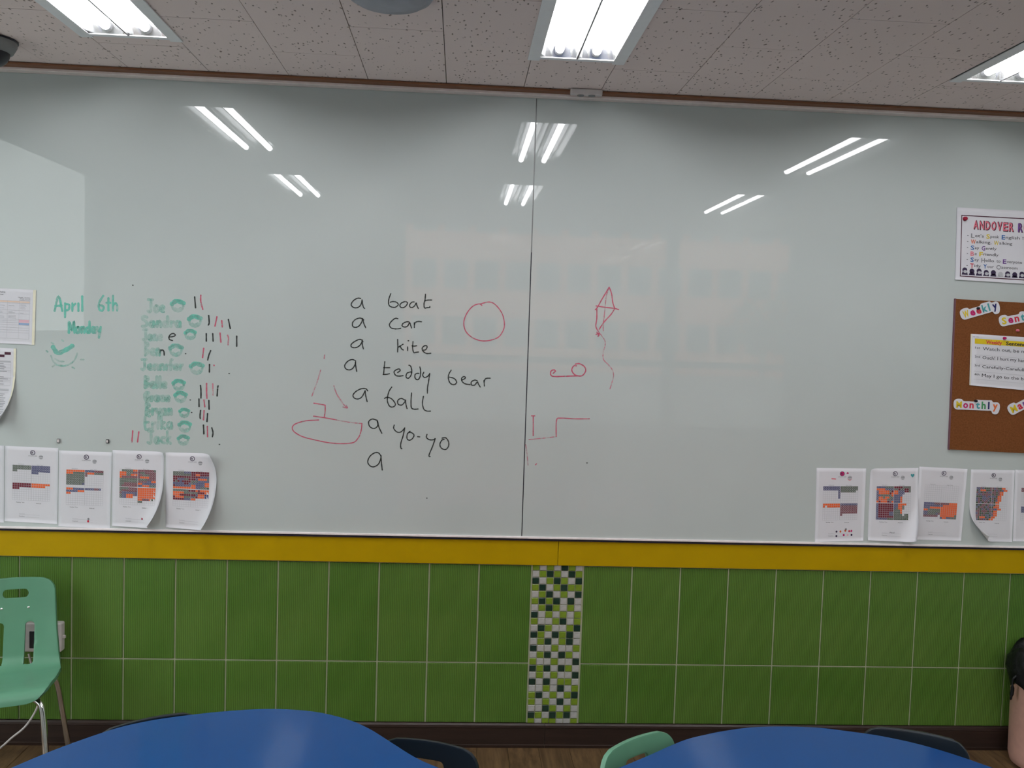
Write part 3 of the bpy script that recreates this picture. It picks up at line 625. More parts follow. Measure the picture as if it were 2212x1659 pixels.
PAT = {
1:'gggggggg bbbbbbbb|gggggggg bbbbbbbb|gg...... bbbbbbbb|........ bbb.....|||||rrrrrrrr oooooooo|rrrrrrrr oooooo..|rrr..... ........',
2:'oooooooo bbbbrrrr|oooggggg rooogggg|gggggggg r.......|gggggggg ........|gggggggg ........|gggggggg ........|gggggggb ........||ooobbbbb bbbbrrb.|bbbbbooo ........|oo...... ........',
3:'.gggggoo rrrrrrrg|ooogggrr rggrrrrr|oooggooo rrgggrrr|orrrrrrr roooorrr|gggggggg ggggrrrr|gggggggg rrrrbboo|ggrrrrrr oobbbbbb|grrrrrrr bboooggg|ggggrrrr oooooooo|grrrrrrr oooooooo|rbbbbbbb oooooooo|gbbooorb oooooooo|gbbooo.. oooooooo|........ oorrrogg|........ gg......',
4:'gggggbbb rrrrrrrr|gggggggg rroorrrr|rrrrrrrr rrrrbbbb|rrbbbggr rrboooog|rgrbrrrr gggbbbbb|bbbbbrrb gbbbbboo|rbbbbbbb oobbbboo|oooooooo oobbgggg|gggggggr rroroooo|oooooggg gggrrroo|ooorrrrr rrbooobb|rooooggg bgrooobb|rrrrrbbb oo......',
5:'bbbbbbbb gggggggg|bbbbbbbb gggggggg|.......b ggggggg.|.......b ........|.......b ........|.......b ........|||oooooooo bbbbbbbb|o.oooooo rrrrrrrr|........ rrrrrrrr|........ rrrrrrrr|........ rrrrrrrr|........ r.......',
6:'bbbbgggg rrrrgggg|oooobbbb ggrggrrg|booooogr oobbbrrg|boooooro oobbb...|bbgggggo bbbb....|boogoogg bbbo....|booooggb bbbo....|orooorbo bbbo....|brrrrrrr bboooo..|brrrrrrr bboog...|brrrrrrr bgoog...|brrrrrrr gggo....|brrrrrbb gggo....|brrrrrbb gggg.gg.|brrrrrrr ggggggg.|bbbbbggg ggggggg.',
7:'||||||||bbbbbrrr rrrroooo|bbbbbbbb booooooo|bbbooooo oooooooo|oogggggg oooooooo|bbgggggg oooooooo|bbggggbr oooooooo|rrrrrrr. ooooooog|........ boobbggg',
}
rnd=random.Random(5); rows=[]
for j in range(16):
    lim=[15,16,14,14,13,13,13,12,12,12,13,11,11,11,10,9][j]; row=''
    for i in range(16):
        row += '.' if i>=lim else ('o' if i>=lim-3+rnd.randint(0,1) or (j in(1,14) and 1<i<5) else rnd.choice('bggrrb'))
    rows.append(row)
PAT[8]='|'.join(r[:8]+' '+r[8:] for r in rows); PAT[0]=PAT[3]; PAT[9]='rrr..... ........|rrr..... ........||||||||bbb..... ........|bbb..... ........|bbb..... ........'
def report(k, C, label, curls=(), group='ANDOVER stamp reports', bow=0.):
    s=Sheet(C,curls=curls,bow=bow).build('report_sheet',label,'paper','stamp chart sheets along the board ledge')
    lu=.52; asp=(s.C[1]-s.C[0]).length/(s.C[3]-s.C[0]).length
    s.polys('logo_ring', ringp(lu,.075,.048,.048*asp,.74), 'print_dark'); s.text('logo_letter','R',lu-.021,.088,.026,'print_dark',bold=.03)
    s.text('logo_lettering','ANDOVER',lu-.085,.124,.013,'print_grey',wu=.17)
    s.polys('logo_globe', [disc(lu+.155,.13,.042,.03)], 'print_line'); s.polys('logo_globe', [[(lu+.118,.118),(lu+.122,.128),(lu+.195,.128),(lu+.19,.112)],[(lu+.13,.142),(lu+.135,.15),(lu+.18,.15),(lu+.185,.142)]],'print_grey')
    u0,v0,cw_,chh=.145,.245,.0435,.0283; gap=.0
    def cell(i,j): return u0+i*cw_+(.008 if i>7 else 0), v0+j*chh+(.008 if j>7 else 0)
    ln=[]
    for b in (0,1):
        ua=cell(8*b,0)[0]
        for vb in (0,1):
            va=cell(0,8*vb)[1]
            for i in range(9): ln.append((ua+i*cw_-.0016,va,ua+i*cw_+.0016,va+8*chh))
            for j in range(9): ln.append((ua,va+j*chh-.0011,ua+8*cw_,va+j*chh+.0011))
    s.rects('chart_grid', ln, 'print_line')
    by={}
    ro=[r.replace(' ','') for r in PAT[k].split('|')]
    for j,r in enumerate(ro):
        for i,ch in enumerate(r[:16]):
            if ch!='.': by.setdefault(ch,[]).append((i,j))
    for ch,L in by.items():
        s.rects('stamps', [(cell(i,j)[0]+.002,cell(i,j)[1]+.0015,cell(i,j)[0]+cw_-.002,cell(i,j)[1]+chh-.0015) for i,j in L],'stamp_'+ch)
        if ch!='o': s.polys('stamp_marks', [[(cell(i,j)[0]+.014,cell(i,j)[1]+.009),(cell(i,j)[0]+.014,cell(i,j)[1]+.019),(cell(i,j)[0]+.030,cell(i,j)[1]+.019),(cell(i,j)[0]+.026,cell(i,j)[1]+.009)] for i,j in L],'print_line')
    s.text('caption','Homework',.25,.236,.011,'print_grey',wu=.11); s.text('caption','Class  Time',.60,.241,.011,'print_grey',wu=.12)
    s.text('caption','Reading  Time',.22,.742,.011,'print_black',wu=.15); s.text('caption','Attitude',.59,.748,.011,'print_black',wu=.10)
    s.rects('signature_line', [(.27,.896,.66,.8985),(.27,.928,.66,.9305)],'print_line'); s.text('caption','Student',.27,.892,.012,'print_line',wu=.11); s.text('caption','Teacher',.27,.926,.012,'print_grey',wu=.11)
    s.asp=asp; return s
SH={}
SH[0]=report(0,[(-106,959),(9.5,963),(8.5,1129),(-107,1124)],'white chart sheet cut off by the left picture edge beside the ledge')
SH[1]=report(1,[(11,963),(126,968),(124,1132),(10,1126)],'chart sheet with a green and navy top block and maroon orange rows')
SH[2]=report(2,[(127,973),(242,977),(237.5,1142),(126,1137)],'chart sheet with a solid green block under orange stamps')
SH[3]=report(3,[(243,972),(354,976),(353,1141),(242,1136)],'chart sheet with large solid orange lower right block and curled corner',[((1,1),.100,.055,(.90,-.43)),((1,0),.02,.02)],bow=.006)
SH[4]=report(4,[(358,977),(469,980),(468,1146),(358,1139)],'crumpled chart sheet rightmost in the left row with curled right edge',[((1,1),.100,.055,(.92,-.40)),((1,0),.060,.04,(.88,.47)),((0,0),.014,.02)],bow=.008)
SH[5]=report(5,[(1764,1011),(1871,1012),(1865,1168),(1760,1171)],'chart sheet with red stickers on its logo, leftmost in the right row')
SH[6]=report(6,[(1880,1012),(1984,1011),(1980,1170),(1874,1167)],'chart sheet with a blue heart sticker in its top corner',[((1,1),.090,.055,(.92,-.40)),((0,0),.020,.02),((0,1),.02,.04)],bow=.008)
SH[7]=report(7,[(1986,1008),(2090,1013),(2076,1168),(1976,1166)],'chart sheet with an empty upper grid and solid orange block')
SH[8]=report(8,[(2098,1014),(2192,1016),(2186,1171),(2090,1168)],'densely stamped chart sheet with its lower left corner curled up',[((0,1),.105,.05,(-.75,-.66))])
SH[9]=report(9,[(2193,1015),(2296,1019),(2290,1173),(2188,1169)],'white chart sheet cut off by the right picture edge beside the ledge')
s=SH[5]; a=s.asp
s.polys('sticker',[disc(.52,.075,.04,.04*a)],'print_magenta'); s.polys('sticker',[[(.60,.07),(.63,.078),(.655,.07),(.628,.05)]],'print_magenta'); s.polys('sticker',[[(.30,.135),(.31,.15),(.40,.155),(.39,.138)]],'print_pink'); s.polys('sticker',[disc(.675,.135,.045,.032)],'print_pink')
for u,v,c in ((.44,.865,'print_dark'),(.44,.925,'print_dark'),(.52,.865,'print_orange'),(.62,.855,'print_orange'),(.70,.862,'print_red'),(.745,.86,'print_magenta'),(.59,.915,'print_magenta'),(.67,.915,'print_rose'),(.75,.915,'print_dark'),(.63,.835,'print_grey')): s.polys('sticker',[disc(u,v,.02,.015,10)],c)
s=SH[6]; H=[(.88+.0025*16*math.sin(t)**3*1.0, .10-.0018*(13*math.cos(t)-5*math.cos(2*t)-2*math.cos(3*t)-math.cos(4*t))) for t in [2*math.pi*i/24 for i in range(24)]]
s.polys('heart_sticker',[H],'print_teal'); s.text('signature','Paul',.43,.888,.016,'print_black',wu=.09)
SH[2].polys('sticker',[disc(.58,.885,.02,.016,12)],'print_grey'); SH[2].polys('sticker',[disc(.575,.915,.02,.016,12)],'print_red')
SH[3].polys('sticker',[disc(.595,.885,.017,.018,12)],'pin_red'); SH[3].polys('sticker',[disc(.445,.32,.012,.009,10)],'paper')
# tape pieces
for px,py in ((2021,1014),(2056,1016)): write('tape_speck',[[(px-2,py),(px+2,py)]],2.5,'print_line',br)

# notice sheets on the left
s=Sheet([(-92,618),(78,626.5),(74.5,745),(-94,737)],y=GY-.0022).build('notice_sheet','landscape timetable sheet with a pink and a blue cell, at the left picture edge','paper')
s.rects('sheet_border',[(.965,0,1,1)],'paper_edge'); s.text('heading','Class  Plan  Table',.36,.075,.022,'print_black',wu=.25); s.text('heading','School Year',.42,.115,.018,'print_black',wu=.17)
for i,(a_,b_) in enumerate(((.75,.98),)): pass
for i in range(3):
    s.text('caption',('Month','Week','Date')[i],.775+.02*(i>0),.155+.026*i,.014,'print_black',wu=.06); s.text('caption',('Friday','2014','First Day')[i],.86,.155+.026*i,.014,'print_grey',wu=.07)
lines=[.215,.255,.385,.445,.55,.575,.61,.65,.70,.745,.79,.90]
s.rects('table_header',[(.03,.215,.925,.245)],'print_peach'); s.rects('table_lines',[(.03,v,.925,v+.004) for v in lines]+[(u,.215,u+.002,.90) for u in (.03,.18,.34,.495,.64,.79,.923)],'print_line')
s.rects('pink_cell',[(.79,.555,.922,.605)],'print_rose'); s.rects('blue_cell',[(.79,.612,.922,.648)],'print_sky')
rr=random.Random(2); tl=[]
for u in (.05,.20,.36,.51,.655,.805):
    for v in (.28,.30,.325,.35,.41,.43,.48,.50,.525): 
        if rr.random()<.72: tl.append((u,v,u+rr.uniform(.04,.10),v+.007))
s.rects('table_text',tl,'print_line')
s=Sheet([(-78,748),(35,753),(31,917),(-80,912)],y=GY-.0020,curls=[((1,1),.095,.055,(.88,-.47))]).build('notice_sheet','portrait notice sheet with dark header boxes and curled corner, at the left picture edge','paper')
s.rects('sheet_border',[(.955,0,1,1)],'paper_edge'); s.rects('header_box',[(.78,.05,.90,.085),(.66,.085,.78,.12)],'print_brown'); s.rects('table_bar',[(.06,.165,.90,.185),(.06,.535,.88,.56),(.06,.80,.84,.815)],'print_line')
s.rects('table_lines',[(.06,v,.90,v+.003) for v in (.185,.215,.255,.29,.31,.39,.42,.44,.49,.56,.58)]+[(u,.165,u+.004,.49) for u in (.06,.90)],'print_line')
tl=[(u,v,u+rr.uniform(.10,.2),v+.006) for v in (.20,.23,.245,.27,.30,.375,.40,.43,.47,.60,.625,.65,.68,.70,.725,.745,.77,.84,.86) for u in (.1,.38,.66)]
s.rects('table_text',tl,'print_grey')

# class rules poster
s=Sheet([(2068,448),(2296,460),(2290,618),(2064,604)],y=GY-.0055).build('rules_poster','white poster headed ANDOVER RULES above the cork board','poster',thick=.004)
s.rects('border_line',[(.04,.10,.985,.113),(.04,.94,.985,.953),(.04,.10,.0475,.953),(.9775,.10,.985,.953)],'print_brown')
u=.155
HC=dict(zip(range(13),['print_pink','print_pink','print_pink','print_pink','print_pink','print_pink','print_pink','','print_purple','print_red','print_blue','print_orange','print_red']))
for i,ch in enumerate('ANDOVER RULES'):
    if ch!=' ':
        s.text('title_shadow',ch,u+.004,.285+.001*i,.115,'print_brown',wu=.048,bold=.05); s.text('title_letter',ch,u,.28+.001*i,.11,HC[i],wu=.044,bold=.02)
    u+=.056 if ch!=' ' else .03
rules=[("Let's",'print_grey'),('Speak','print_yellow'),('English !!','print_blue')],[('Walking,','print_orange'),('Walking','print_yellow')],[('Say','print_blue'),('Gently','print_purple')],[('Be','print_pink'),('Friendly','print_yellow')],[('Say','print_blue'),('Hello','print_grey'),('to','print_grey'),('Everyone','print_purple')],[('Tidy','print_red'),('Your','print_blue'),('Classroom','print_grey')]
for r,ws in enumerate(rules):
    v=.395+r*.083; u=.10; s.text('rule_dash','-',u,v,.05,'print_black'); u=.135
    for wd,c in ws:
        if wd!='to': k0=.046 if wd[0]=='W' else .034; s.text('rule_initial',wd[0],u,v+.012,.058,c,bold=.02,wu=k0); s.text('rule_text',wd[1:],u+k0+.005,v,.040,'print_black',wu=.0205*(len(wd)-1)); u+=k0+.005+.0205*(len(wd)-1)+.024
        else: s.text('rule_text','to',u,v,.040,'print_black',wu=.036); u+=.06
for i in range(13):
    u=.085+i*.068; h=(.1,.085,.095,.075,.08,.055,.075,.065,.085)[i%9]; v=.925
    s.polys('printed_figure',[disc(u,v-h*.68,.024,.034,12),[(u-.030,v),(u+.030,v),(u+.022,v-h*.45),(u-.02,v-h*.45)]],'print_dark' if i!=5 else 'print_line')
    s.polys('printed_figure',[disc(u+.004,v-h*.45,.018,.022,10)],'print_line')
def pin(px,py,y,mat,label,r=.006):
    p=aty(px,py,y); o=empty('push_pin',p,0,label,'push pin'); bm=lathebm([(0,.011),(r*.8,.011),(r,.009),(r*.6,.006),(r*.6,.003),(r*1.1,.0015),(r*1.1,0),(0,0)],14)
    bmesh.ops.rotate(bm,verts=bm.verts,cent=(0,0,0),matrix=Matrix.Rotation(math.pi/2,3,'X')); bmobj('pin_head',bm,mat,o,True)
    bmobj('pin_needle',tubebm([(0,.0015,0),(0,-.002,0)],.0008,6),'chrome',o); return o
pin(2084,472.5,GY-.0066,'pin_red','dark red push pin in the rules poster',.008)
# cork board
ck=[aty(*p,GY) for p in ((2062,646),(2345,662),(2338,985),(2048,970))]
cc=empty('cork_board',aty(2200,815,GY),0,'brown cork pin board with paper word cut-outs','pin board')
def slab(name,C,y0,y1,mat,parent,c):
    V=[Vector((p.x,y,p.z))-c for y in (y0,y1) for p in C]; return mesh(name,V,[(0,1,2,3)[::-1],(4,5,6,7),(0,1,5,4),(1,2,6,5),(2,3,7,6),(3,0,4,7)],mat,parent)
CKY=GY-.012
slab('cork_sheet',ck,GY-.0005,CKY,'cork',cc,cc.location)
ce_=[aty(*p,GY) for p in ((2060.5,645),(2062.5,645),(2048.5,971),(2046.5,971))]; slab('edge_band',ce_,GY-.0004,CKY+.001,'cork_edge',cc,cc.location)
def cutout(word, px, py, h, ang, cols, label, adv):
    """white paper cut-out following the letters; px,py = start of its baseline"""
    y=CKY-.003; o=empty('word_cutout',aty(px,py,y),0,label,'paper cut-out','paper cut-out words on the cork board'); c=Vector(o.location)
    ca,sa=math.cos(ang),math.sin(ang); W2=lambda x,yy:(px+x*ca+yy*sa,py+x*sa-yy*ca)   # px space, yy up
    tot=sum(adv); top=[];bot=[]; x=0
    for ch,ad in zip(word,adv):
        asc=h*(1.35 if ch in 'WSMklthdbf' else 1.0); de=h*(.55 if ch in 'yg' else .0)
        top+=[W2(x+ad*.15,asc+h*.32),W2(x+ad*.85,asc+h*.32)]; bot+=[W2(x+ad*.15,-de-h*.38),W2(x+ad*.85,-de-h*.38)]; x+=ad
    out=[W2(-h*.32,h*.1),W2(-h*.34,h*1.2)]+top+[W2(tot+h*.25,h*.9),W2(tot+h*.25,-h*.1)]+bot[::-1]
    P=spline([aty(p[0],p[1],y)-c for p in out],3,True); n=len(P)
    V=[p for p in P]+[p+Vector((0,.0009,0)) for p in P]
    mesh('card',V,[tuple(range(n))[::-1],tuple(range(n,2*n))]+[(i,(i+1)%n,n+(i+1)%n,n+i) for i in range(n)],'paper',o)
    x=0
    for ch,ad,cl in zip(word,adv,cols):
        V0,F0,wd,chh=glyphs(ch,.035); k=h/.52; V=[]
        for a_,b_ in V0:
            q_=W2(x+ad*.1+a_*min(k,ad*.8/wd),b_*k*(.9 if ch.isupper() else 1)); V.append(aty(q_[0],q_[1],y-.0007)-c)
        mesh('letter',V,F0,'print_'+cl,o); x+=ad
cutout('Weekly',2081,687,11.5,math.radians(-16),['yellow','magenta','red','teal','teal','navy'],'white cut-out word Weekly in coloured letters on the cork board',[16,13.5,13.5,14,9,13])
cutout('Sentence',2164,701,11.5,math.radians(-11),['yellow','magenta','red','teal','teal','navy','orange','green'],'white cut-out word Sentence at the right picture edge on the cork board',[14,14,14,11,13,13,13,13])
cutout('Monthly',2064,880,11,math.radians(2.5),['yellow','magenta','red','teal','green','navy','orange'],'white cut-out word Monthly in coloured letters on the cork board',[15,13.5,14.5,11.5,14.5,10,13.5])
cutout('March',2186,893,11.5,math.radians(-27),['yellow','red','purple','teal','green'],'tilted white cut-out word at the lower right on the cork board',[16,13,12,12,13])
pin(2112,666,CKY-.004,'pin_black','black push pin through the Weekly cut-out',.005); pin(2107,866,CKY-.004,'pin_black','black push pin through the Monthly cut-out',.005); pin(2197,714,CKY,'print_pink','small pink push pin alone on the cork board',.005)
# weekly sentence sheet
s=Sheet([(2097,721),(2318,735),(2312,852),(2094,832)],y=CKY-.004).build('sentence_sheet','white sentence sheet with a yellow title bar pinned to the cork board','paper',thick=.0006)
s.rects('sheet_border',[(0,0,.012,1)],'paper_edge'); s.rects('title_bar',[(.04,.085,.97,.185)],'print_yellow'); s.text('title_word','Weekly',.15,.172,.066,'print_red',wu=.155,bold=.03); s.text('title_word','Sentence',.345,.172,.066,'print_black',wu=.22,bold=.03); s.text('small_print','our class',.02,.06,.022,'print_grey',wu=.06)
for i,(o_,t_,wd) in enumerate((('1st','Watch out, be more careful.',.70),('2nd','Ouch! I hurt my hand.',.455),('3rd','Carefully-Carefully-Slowly-Slowly',.78),('4th','May I go to the bathroom?',.64))):
    v=.30+i*.172; s.text('ordinal',o_,.045,v-.02,.040,'print_black',wu=.05); s.text('sentence',t_,.12,v,.062 if i!=2 else .055,'print_black',wu=wd); 
s.rects('rule_line',[(.04,v,.97,v+.004) for v in (.40,.575,.72,.87)],'print_line')
pin(2169,730.5,CKY-.0052,'print_magenta','magenta push pin above the sentence sheet title bar',.0055)
# magnets on the board
def magnet(px,py,mat,label,w,h):
    p=aty(px,py,GY-.0005); o=empty('board_magnet',p,0,label,'magnet','small magnets on the board'); bmobj('magnet_body',boxbm(-w/2,w/2,-.007,0,-h/2,h/2,.0025,2),mat,o,True); bmobj('magnet_face',boxbm(-w*.3,w*.3,-.0075,-.0068,-h*.3,h*.3),'white_plastic' if mat!='white_plastic' else 'grey_plastic',o)
magnet(127,952,'grey_plastic','small grey magnet clip above the chart sheet with the navy block',.012,.018)
magnet(233,953,'black_plastic','small dark magnet clip above the chart sheet with the orange block',.012,.016)

# ------------------------------------------------------------------ ceiling and wall fittings
c=atz(-22,84,ZC); cc=empty('dome_security_camera',(c.x,c.y,ZC),0,'dark dome security camera on the ceiling at the upper left corner','security camera')
bmobj('base_ring',lathebm([(0,-.001),(.088,-.001),(.088,-.006),(0,-.006)],40),'black_plastic',cc)
bmobj('housing',lathebm([(.084,-.005),(.084,-.018),(.072,-.042),(.062,-.045),(0,-.045)],40),'grey_plastic',cc,True)
bmobj('dome',lathebm([(.062,-.044)]+[(.062*math.cos(a),-.044-.052*math.sin(a)) for a in [k*math.pi/20 for k in range(1,10)]]+[(0,-.096)],40),'black_plastic',cc,True)
c=atz(842,-22,ZC); cc=empty('ceiling_disc',(c.x,c.y,ZC),0,'round grey ceiling fitting cut off by the top picture edge','ceiling fitting')
bmobj('rim',lathebm([(.0,-.001),(.125,-.001),(.128,-.008),(.118,-.022),(.105,-.026),(0,-.026)],48),'blue_grey_plastic',cc,True)
bmobj('cover',lathebm([(.104,-.0255),(.098,-.034),(.06,-.040),(0,-.042)],48),'blue_grey_plastic',cc,True)
pa=aty(1233,180,-.115); pb=aty(1302,188,-.115); oc=empty('ceiling_socket',((pa.x+pb.x)/2,-.1005,2.6585),0,'small beige twin socket box on the trim above the board seam','socket')
hw=(pb.x-pa.x)/2
bmobj('socket_box',boxbm(-hw,hw,-.020,0,-.016,.008,.004,2),'white_plastic',oc)
for s_ in (-1,1): bmobj('outlet',lathebm([(0,-.001),(.014,-.001),(.014,.0012),(.010,.0012),(.009,0),(0,0)],18,c=(s_*.022,-.010,-.0165)),'grey_plastic',oc)
def wall_socket(px0,px1,py0,py1,label):
    a=aty(px0,py0,-.03); b=aty(px1,py1,-.03); cx=(a.x+b.x)/2; cz=(a.z+b.z)/2; o=empty('wall_socket',(cx,-.006,cz),0,label,'socket'); w2=(b.x-a.x)/2; h2=(a.z-b.z)/2
    bmobj('socket_box',boxbm(-w2,w2,-.034,.004,-h2,h2,.007,3),'white_plastic',o,False)
    bmobj('socket_plate',boxbm(-w2*.62,w2*.42,-.036,-.030,-h2*.72,h2*.45,.002),'black_plastic',o)
    for z in (.0,-.035): bmobj('plug',lathebm([(0,0),(.014,0),(.014,.02),(.010,.024),(0,.024)],16,c=(0,0,0)),'white_plastic',o,True).matrix_local=Matrix.Translation((0,-.034,z))@Matrix.Rotation(math.pi/2,4,'X')
    bmobj('latch',boxbm(w2-.002,w2+.010,-.020,-.012,-.006,.006,.001),'white_plastic',o); return o
wall_socket(50,134,1344,1408,'white wall socket box behind the mint chair by the tiles')
# cable
cb=empty('power_cable',aty(60,1500,-.04),0,'pale power cable drooping from the wall behind the mint chair','cable'); c0=Vector(cb.location)
pts=[aty(62,1412,-.03),aty(76,1470,-.035),aty(84,1515,-.04),aty(62,1560,-.06),aty(30,1590,-.08)]; pts.append(Vector((pts[-1].x-.10,-.12,.006))); pts.append(Vector((pts[-1].x-.25,-.13,.006)))
bmobj('cable_sheath',tubebm([p-c0 for p in spline(pts,8)],.0042,8),'white_plastic',cb,True); bmobj('cable_clip',boxbm(-.004,.004,-.012,.004,-.008,.008,.001),'white_plastic',cb).location=pts[2]-c0

# ------------------------------------------------------------------ chairs
def make_shell():
    """one-piece moulded seat and back: curved profile, rounded outline, handle hole and two slots, with thickness"""
    prof=[(-.160,.352),(-.152,.372),(-.130,.384),(-.07,.380),(.0,.370),(.09,.368),(.135,.378),(.163,.405),(.176,.45),(.190,.52),(.205,.60),(.222,.69)]
    pts=spline([Vector((0,a,b)) for a,b in prof],14); L=[0]
    for a,b in zip(pts,pts[1:]): L.append(L[-1]+(b-a).length)
    T=L[-1]; nv,nu=112,46
    def pos(t):
        import bisect
        i=min(max(bisect.bisect(L,t)-1,0),len(pts)-2); f=(t-L[i])/(L[i+1]-L[i]); return pts[i].lerp(pts[i+1],f)
    def half(t):
        base=np.interp(t,[0,.05,.14,.275,.355,.455,T],[.148,.160,.166,.170,.158,.146,.132])
        for d,R in ((T-t,.042),(t,.05)):
            if d<R: base-=R-math.sqrt(max(0,R*R-(R-d)**2))
        return base
    def rr(x,t,cx,ct,hx,ht,r):
        qx=abs(x-cx)-hx+r; qt=abs(t-ct)-ht+r; return math.hypot(max(qx,0),max(qt,0))+min(max(qx,qt),0)-r
    def sdf(x,t): return min(rr(x,t,0,T-.054,.044,.0145,.014),rr(x,t,.052,T-.237,.0165,.082,.014),rr(x,t,-.052,T-.237,.0165,.082,.014))
    P={}
    for j in range(nv+1):
        t=T*j/nv
        for i in range(nu+1): P[i,j]=[(2*i/nu-1)*half(t),t]
    st=.0040
    for k,(x,t) in list(P.items()):
        d=sdf(x,t)
        if abs(d)<st:
            e=1e-4; g=((sdf(x+e,t)-sdf(x-e,t))/(2*e),(sdf(x,t+e)-sdf(x,t-e))/(2*e)); n=math.hypot(*g) or 1
            P[k]=[x-d*g[0]/n,t-d*g[1]/n]
    bm=bmesh.new(); vs={}
    for (i,j),(x,t) in P.items():
        p=pos(min(max(t,0),T)); u=x/.16; back=min(max((t-.255)/.12,0),1); fr=1-back
        crown=.010*(1-u*u)*min(max((t-T+.1)/.1,0),1)
        vs[i,j]=bm.verts.new((x,p.y-.022*back*u*u,p.z+crown+fr*.010*u*u-(.02*fr*max(0,abs(u)-.85)/.15*0)))
    for j in range(nv):
        for i in range(nu):
            q4=[(i,j),(i+1,j),(i+1,j+1),(i,j+1)]; cx=sum(P[k][0] for k in q4)/4; ct=sum(P[k][1] for k in q4)/4
            if sdf(cx,ct)>0: bm.faces.new([vs[k] for k in q4])
    bmesh.ops.delete(bm,geom=[v for v in bm.verts if not v.link_faces],context='VERTS')
    # flared rim: push the outline edge backwards a little so the lip reads
    bmesh.ops.recalc_face_normals(bm,faces=bm.faces)
    me=bpy.data.meshes.new('seat_shell'); bm.to_mesh(me); bm.free(); me.polygons.foreach_set('use_smooth',[True]*len(me.polygons)); return me
SHELL={}
base=make_shell()
for mt in ('mint_plastic','navy_plastic'):
    me=base.copy(); me.materials.append(MATS[mt]); SHELL[mt]=me
def make_chair(mt,loc,rz,label,scale=1.):
    t=empty('school_chair',loc,rz,label,'chair','moulded plastic school chairs'); t.scale=(scale,)*3
    o=link('seat_shell',SHELL[mt],t); md=o.modifiers.new('thickness','SOLIDIFY'); md.thickness=.013; md.offset=0; b=o.modifiers.new('soft_edge','BEVEL'); b.width=.0045; b.segments=2; b.limit_method='ANGLE'; b.angle_limit=math.radians(50)
    for sx in (-1,1):
        f=spline([(sx*.05,-.07,.352),(sx*.095,-.095,.352),(sx*.128,-.115,.340),(sx*.143,-.128,.300),(sx*.158,-.158,.15),(sx*.172,-.182,.012)],6)
        lg=bmobj('leg',tubebm(f,.0105,12),'chrome',t,True); bmobj('glide',lathebm([(0,0),(.013,0),(.014,.006),(.013,.022),(.0,.022)],14,c=(sx*.172,-.182,0)),'black_plastic',lg)
        f=spline([(sx*.05,.06,.348),(sx*.105,.085,.350),(sx*.142,.110,.338),(sx*.156,.125,.300),(sx*.172,.165,.15),(sx*.186,.200,.012)],6)
        lg=bmobj('leg',tubebm(f,.0105,12),'chrome',t,True); bmobj('glide',lathebm([(0,0),(.013,0),(.014,.006),(.013,.022),(.0,.022)],14,c=(sx*.186,.200,0)),'black_plastic',lg)
        bmobj('frame_rail',tubebm([(sx*.06,-.075,.351),(sx*.06,.07,.349)],.0095,10),'chrome',t,True)
        bmobj('rivet',lathebm([(0,.003),(.003,.0028),(.0052,.001),(.0055,0),(0,0)],12),'chrome',t,True).matrix_local=Matrix.Translation((sx*.045,.1962,.589))@Matrix.Rotation(math.radians(84),4,'X')
    return t
def seat_at(px,py,z,rz,sc=1.,mt='mint_plastic',label='',dz=0):
    """chair whose top edge centre projects to px,py at height z"""
    p=atz(px,py,z); d=Matrix.Rotation(rz,3,'Z')@Vector((0,.222*sc,0)); return make_chair(mt,(p.x-d.x,p.y-d.y,0),rz,label,sc)
seat_at(36,1247,.712,math.radians(16),1.017,'mint_plastic','mint green plastic chair with chrome legs against the tiled wall')
seat_at(1368,1594,.690,math.radians(36),.985,'mint_plastic','mint green plastic chair tucked in at the left of the right blue table')
seat_at(930,1600,.690,math.radians(-18),.985,'navy_plastic','dark navy plastic chair tucked in right of the left blue table')
seat_at(1975,1578,.690,math.radians(-22),.985,'navy_plastic','dark navy plastic chair behind the right blue table')
seat_at(318,1551,.690,math.radians(32),.985,'navy_plastic','dark navy plastic chair mostly hidden behind the left blue table')
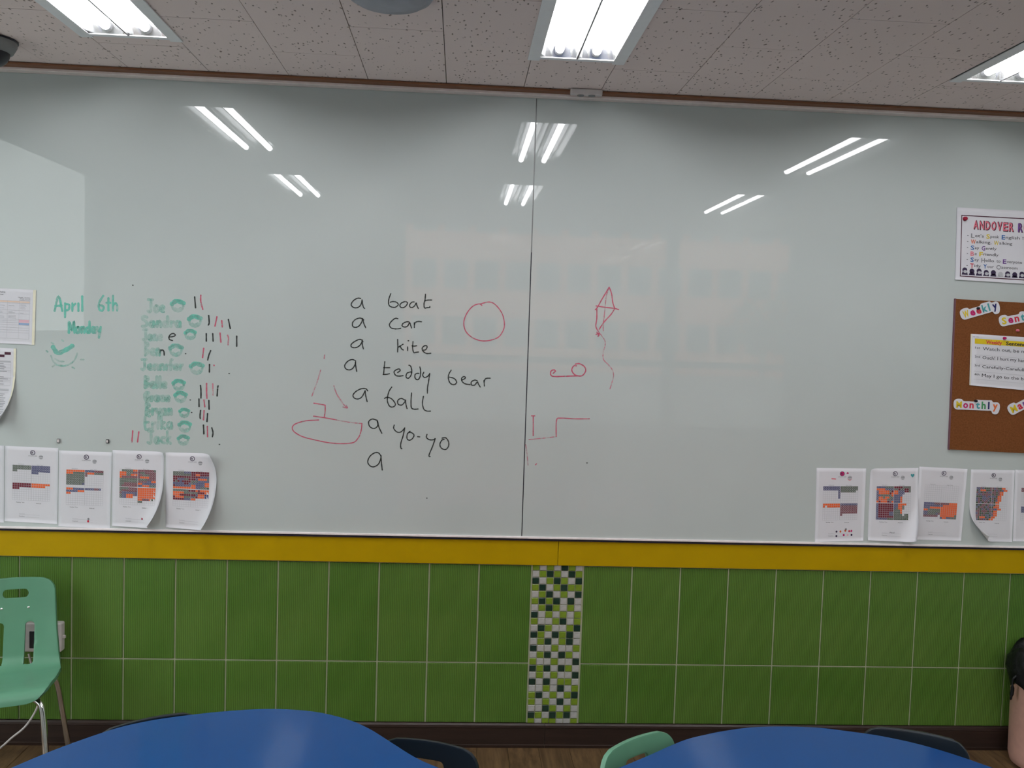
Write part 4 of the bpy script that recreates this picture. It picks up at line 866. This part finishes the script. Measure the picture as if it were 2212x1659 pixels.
# ------------------------------------------------------------------ tables
TZ=.70
def table(pxs,corner,mirror_y,label,side):
    vis=[atz(p[0],p[1],TZ) for p in pxs]; vis=[(v.x,v.y) for v in vis]
    if side<0: vis=vis+[corner]
    else: vis=[corner]+vis
    half=[Vector((x,y,0)) for x,y in vis]; c=sum(half,Vector())/len(half)
    top=spline(half,6); bot=[Vector((v.x,2*mirror_y-v.y,0)) for v in reversed(top)]
    far=spline([top[-1 if side>0 else 0],Vector((top[-1 if side>0 else 0].x+side*.06,mirror_y,0)),bot[0 if side>0 else -1]],10)
    out = top+far[1:-1]+bot if side>0 else top+bot+far[::-1][1:-1]
    cx=sum(p.x for p in out)/len(out); o=empty('classroom_table',(cx,mirror_y,0),0,label,'table','blue classroom tables')
    L=[(p.x-cx,p.y-mirror_y) for p in out]
    bm=prismbm(L,TZ-.024,TZ); bmesh.ops.recalc_face_normals(bm,faces=bm.faces)
    es=[e for e in bm.edges if len(e.link_faces)==2 and e.calc_face_angle(0)>.9]
    bmesh.ops.bevel(bm,geom=es,offset=.004,segments=2,affect='EDGES'); bmesh.ops.triangulate(bm,faces=[f for f in bm.faces if len(f.verts)>4])
    bmobj('table_top',bm,'blue_laminate',o)
    for sx in (-.3,.3):
        for sy in (-.25,.25):
            lg=bmobj('leg',tubebm([(sx,sy,.02),(sx,sy,TZ-.03)],.019,16),'chrome',o,True); bmobj('foot',lathebm([(0,0),(.024,0),(.024,.01),(.02,.024),(0,.024)],16,c=(sx,sy,0)),'black_plastic',lg)
    bm=bmesh.new()
    for sy in (-.25,.25): boxbm(-.3,.3,sy-.012,sy+.012,TZ-.06,TZ-.024,bm=bm)
    for sx in (-.3,.3): boxbm(sx-.012,sx+.012,-.24,.24,TZ-.06,TZ-.024,bm=bm)
    bmobj('apron_frame',bm,'grey_plastic',o); return o
table([(5,1665),(120,1617),(240,1575),(320,1556),(410,1543),(500,1534),(590,1530),(680,1536),(750,1552),(800,1573),(850,1604),(900,1635),(955,1659),(1010,1676)],(.118,-1.75),-2.02,'blue wavy-edged classroom table at the lower left with light reflections',-1)
table([(1285,1676),(1340,1655),(1400,1630),(1440,1612),(1480,1596),(1520,1586),(1560,1578),(1620,1570),(1680,1568),(1760,1570),(1830,1578),(1900,1588),(1980,1605),(2060,1628),(2150,1659)],(.126,-1.75),-2.02,'blue wavy-edged classroom table at the lower right',1)
# ------------------------------------------------------------------ bin with black bag
p=aty(2196,1560,-.165); bc=empty('waste_bin',(p.x+.135,-.150,0),0,'pale pink waste bin with a black bag at the lower right picture edge','waste bin')
bmobj('bin_body',lathebm([(0,.0),(.105,.0),(.122,.010),(.130,.04),(.136,.40),(.141,.405),(.141,.415),(.130,.415),(.125,.05),(0,.05)],44),'bin_plastic',bc,True)
rb=random.Random(9); bm=bmesh.new(); n=40; rings=[]
for r_,z_ in ((.139,.33),(.150,.36),(.156,.41),(.150,.455),(.135,.475),(.115,.465),(.09,.40),(.05,.30),(0.001,.28)):
    rings.append([bm.verts.new((r_*(1+.05*math.sin(5*a+z_*30)+rb.uniform(-.03,.03))*math.cos(a),r_*(1+.05*math.sin(7*a)+rb.uniform(-.03,.03))*math.sin(a),z_+(.022*math.sin(4*a+1)+rb.uniform(-.006,.006) if z_<.35 or z_>.45 else 0))) for a in [2*math.pi*j/n for j in range(n)]])
for A,B in zip(rings,rings[1:]):
    for j in range(n): bm.faces.new((A[j],A[(j+1)%n],B[(j+1)%n],B[j]))
bag=bmobj('bin_bag',bm,'black_bag',bc,True)
q1=aty(2188,1468,-.165)-Vector(bc.location); q2=aty(2187,1490,-.165)-Vector(bc.location); q3=aty(2183,1512,-.165)-Vector(bc.location)
bmobj('bag_tie',tubebm(spline([q1+Vector((.02,0,.02)),q1,q2,q3],5),[.006]*6+[.004]*3+[.007]*4+[.004]*2+[.002],8),'black_bag',bag,True)
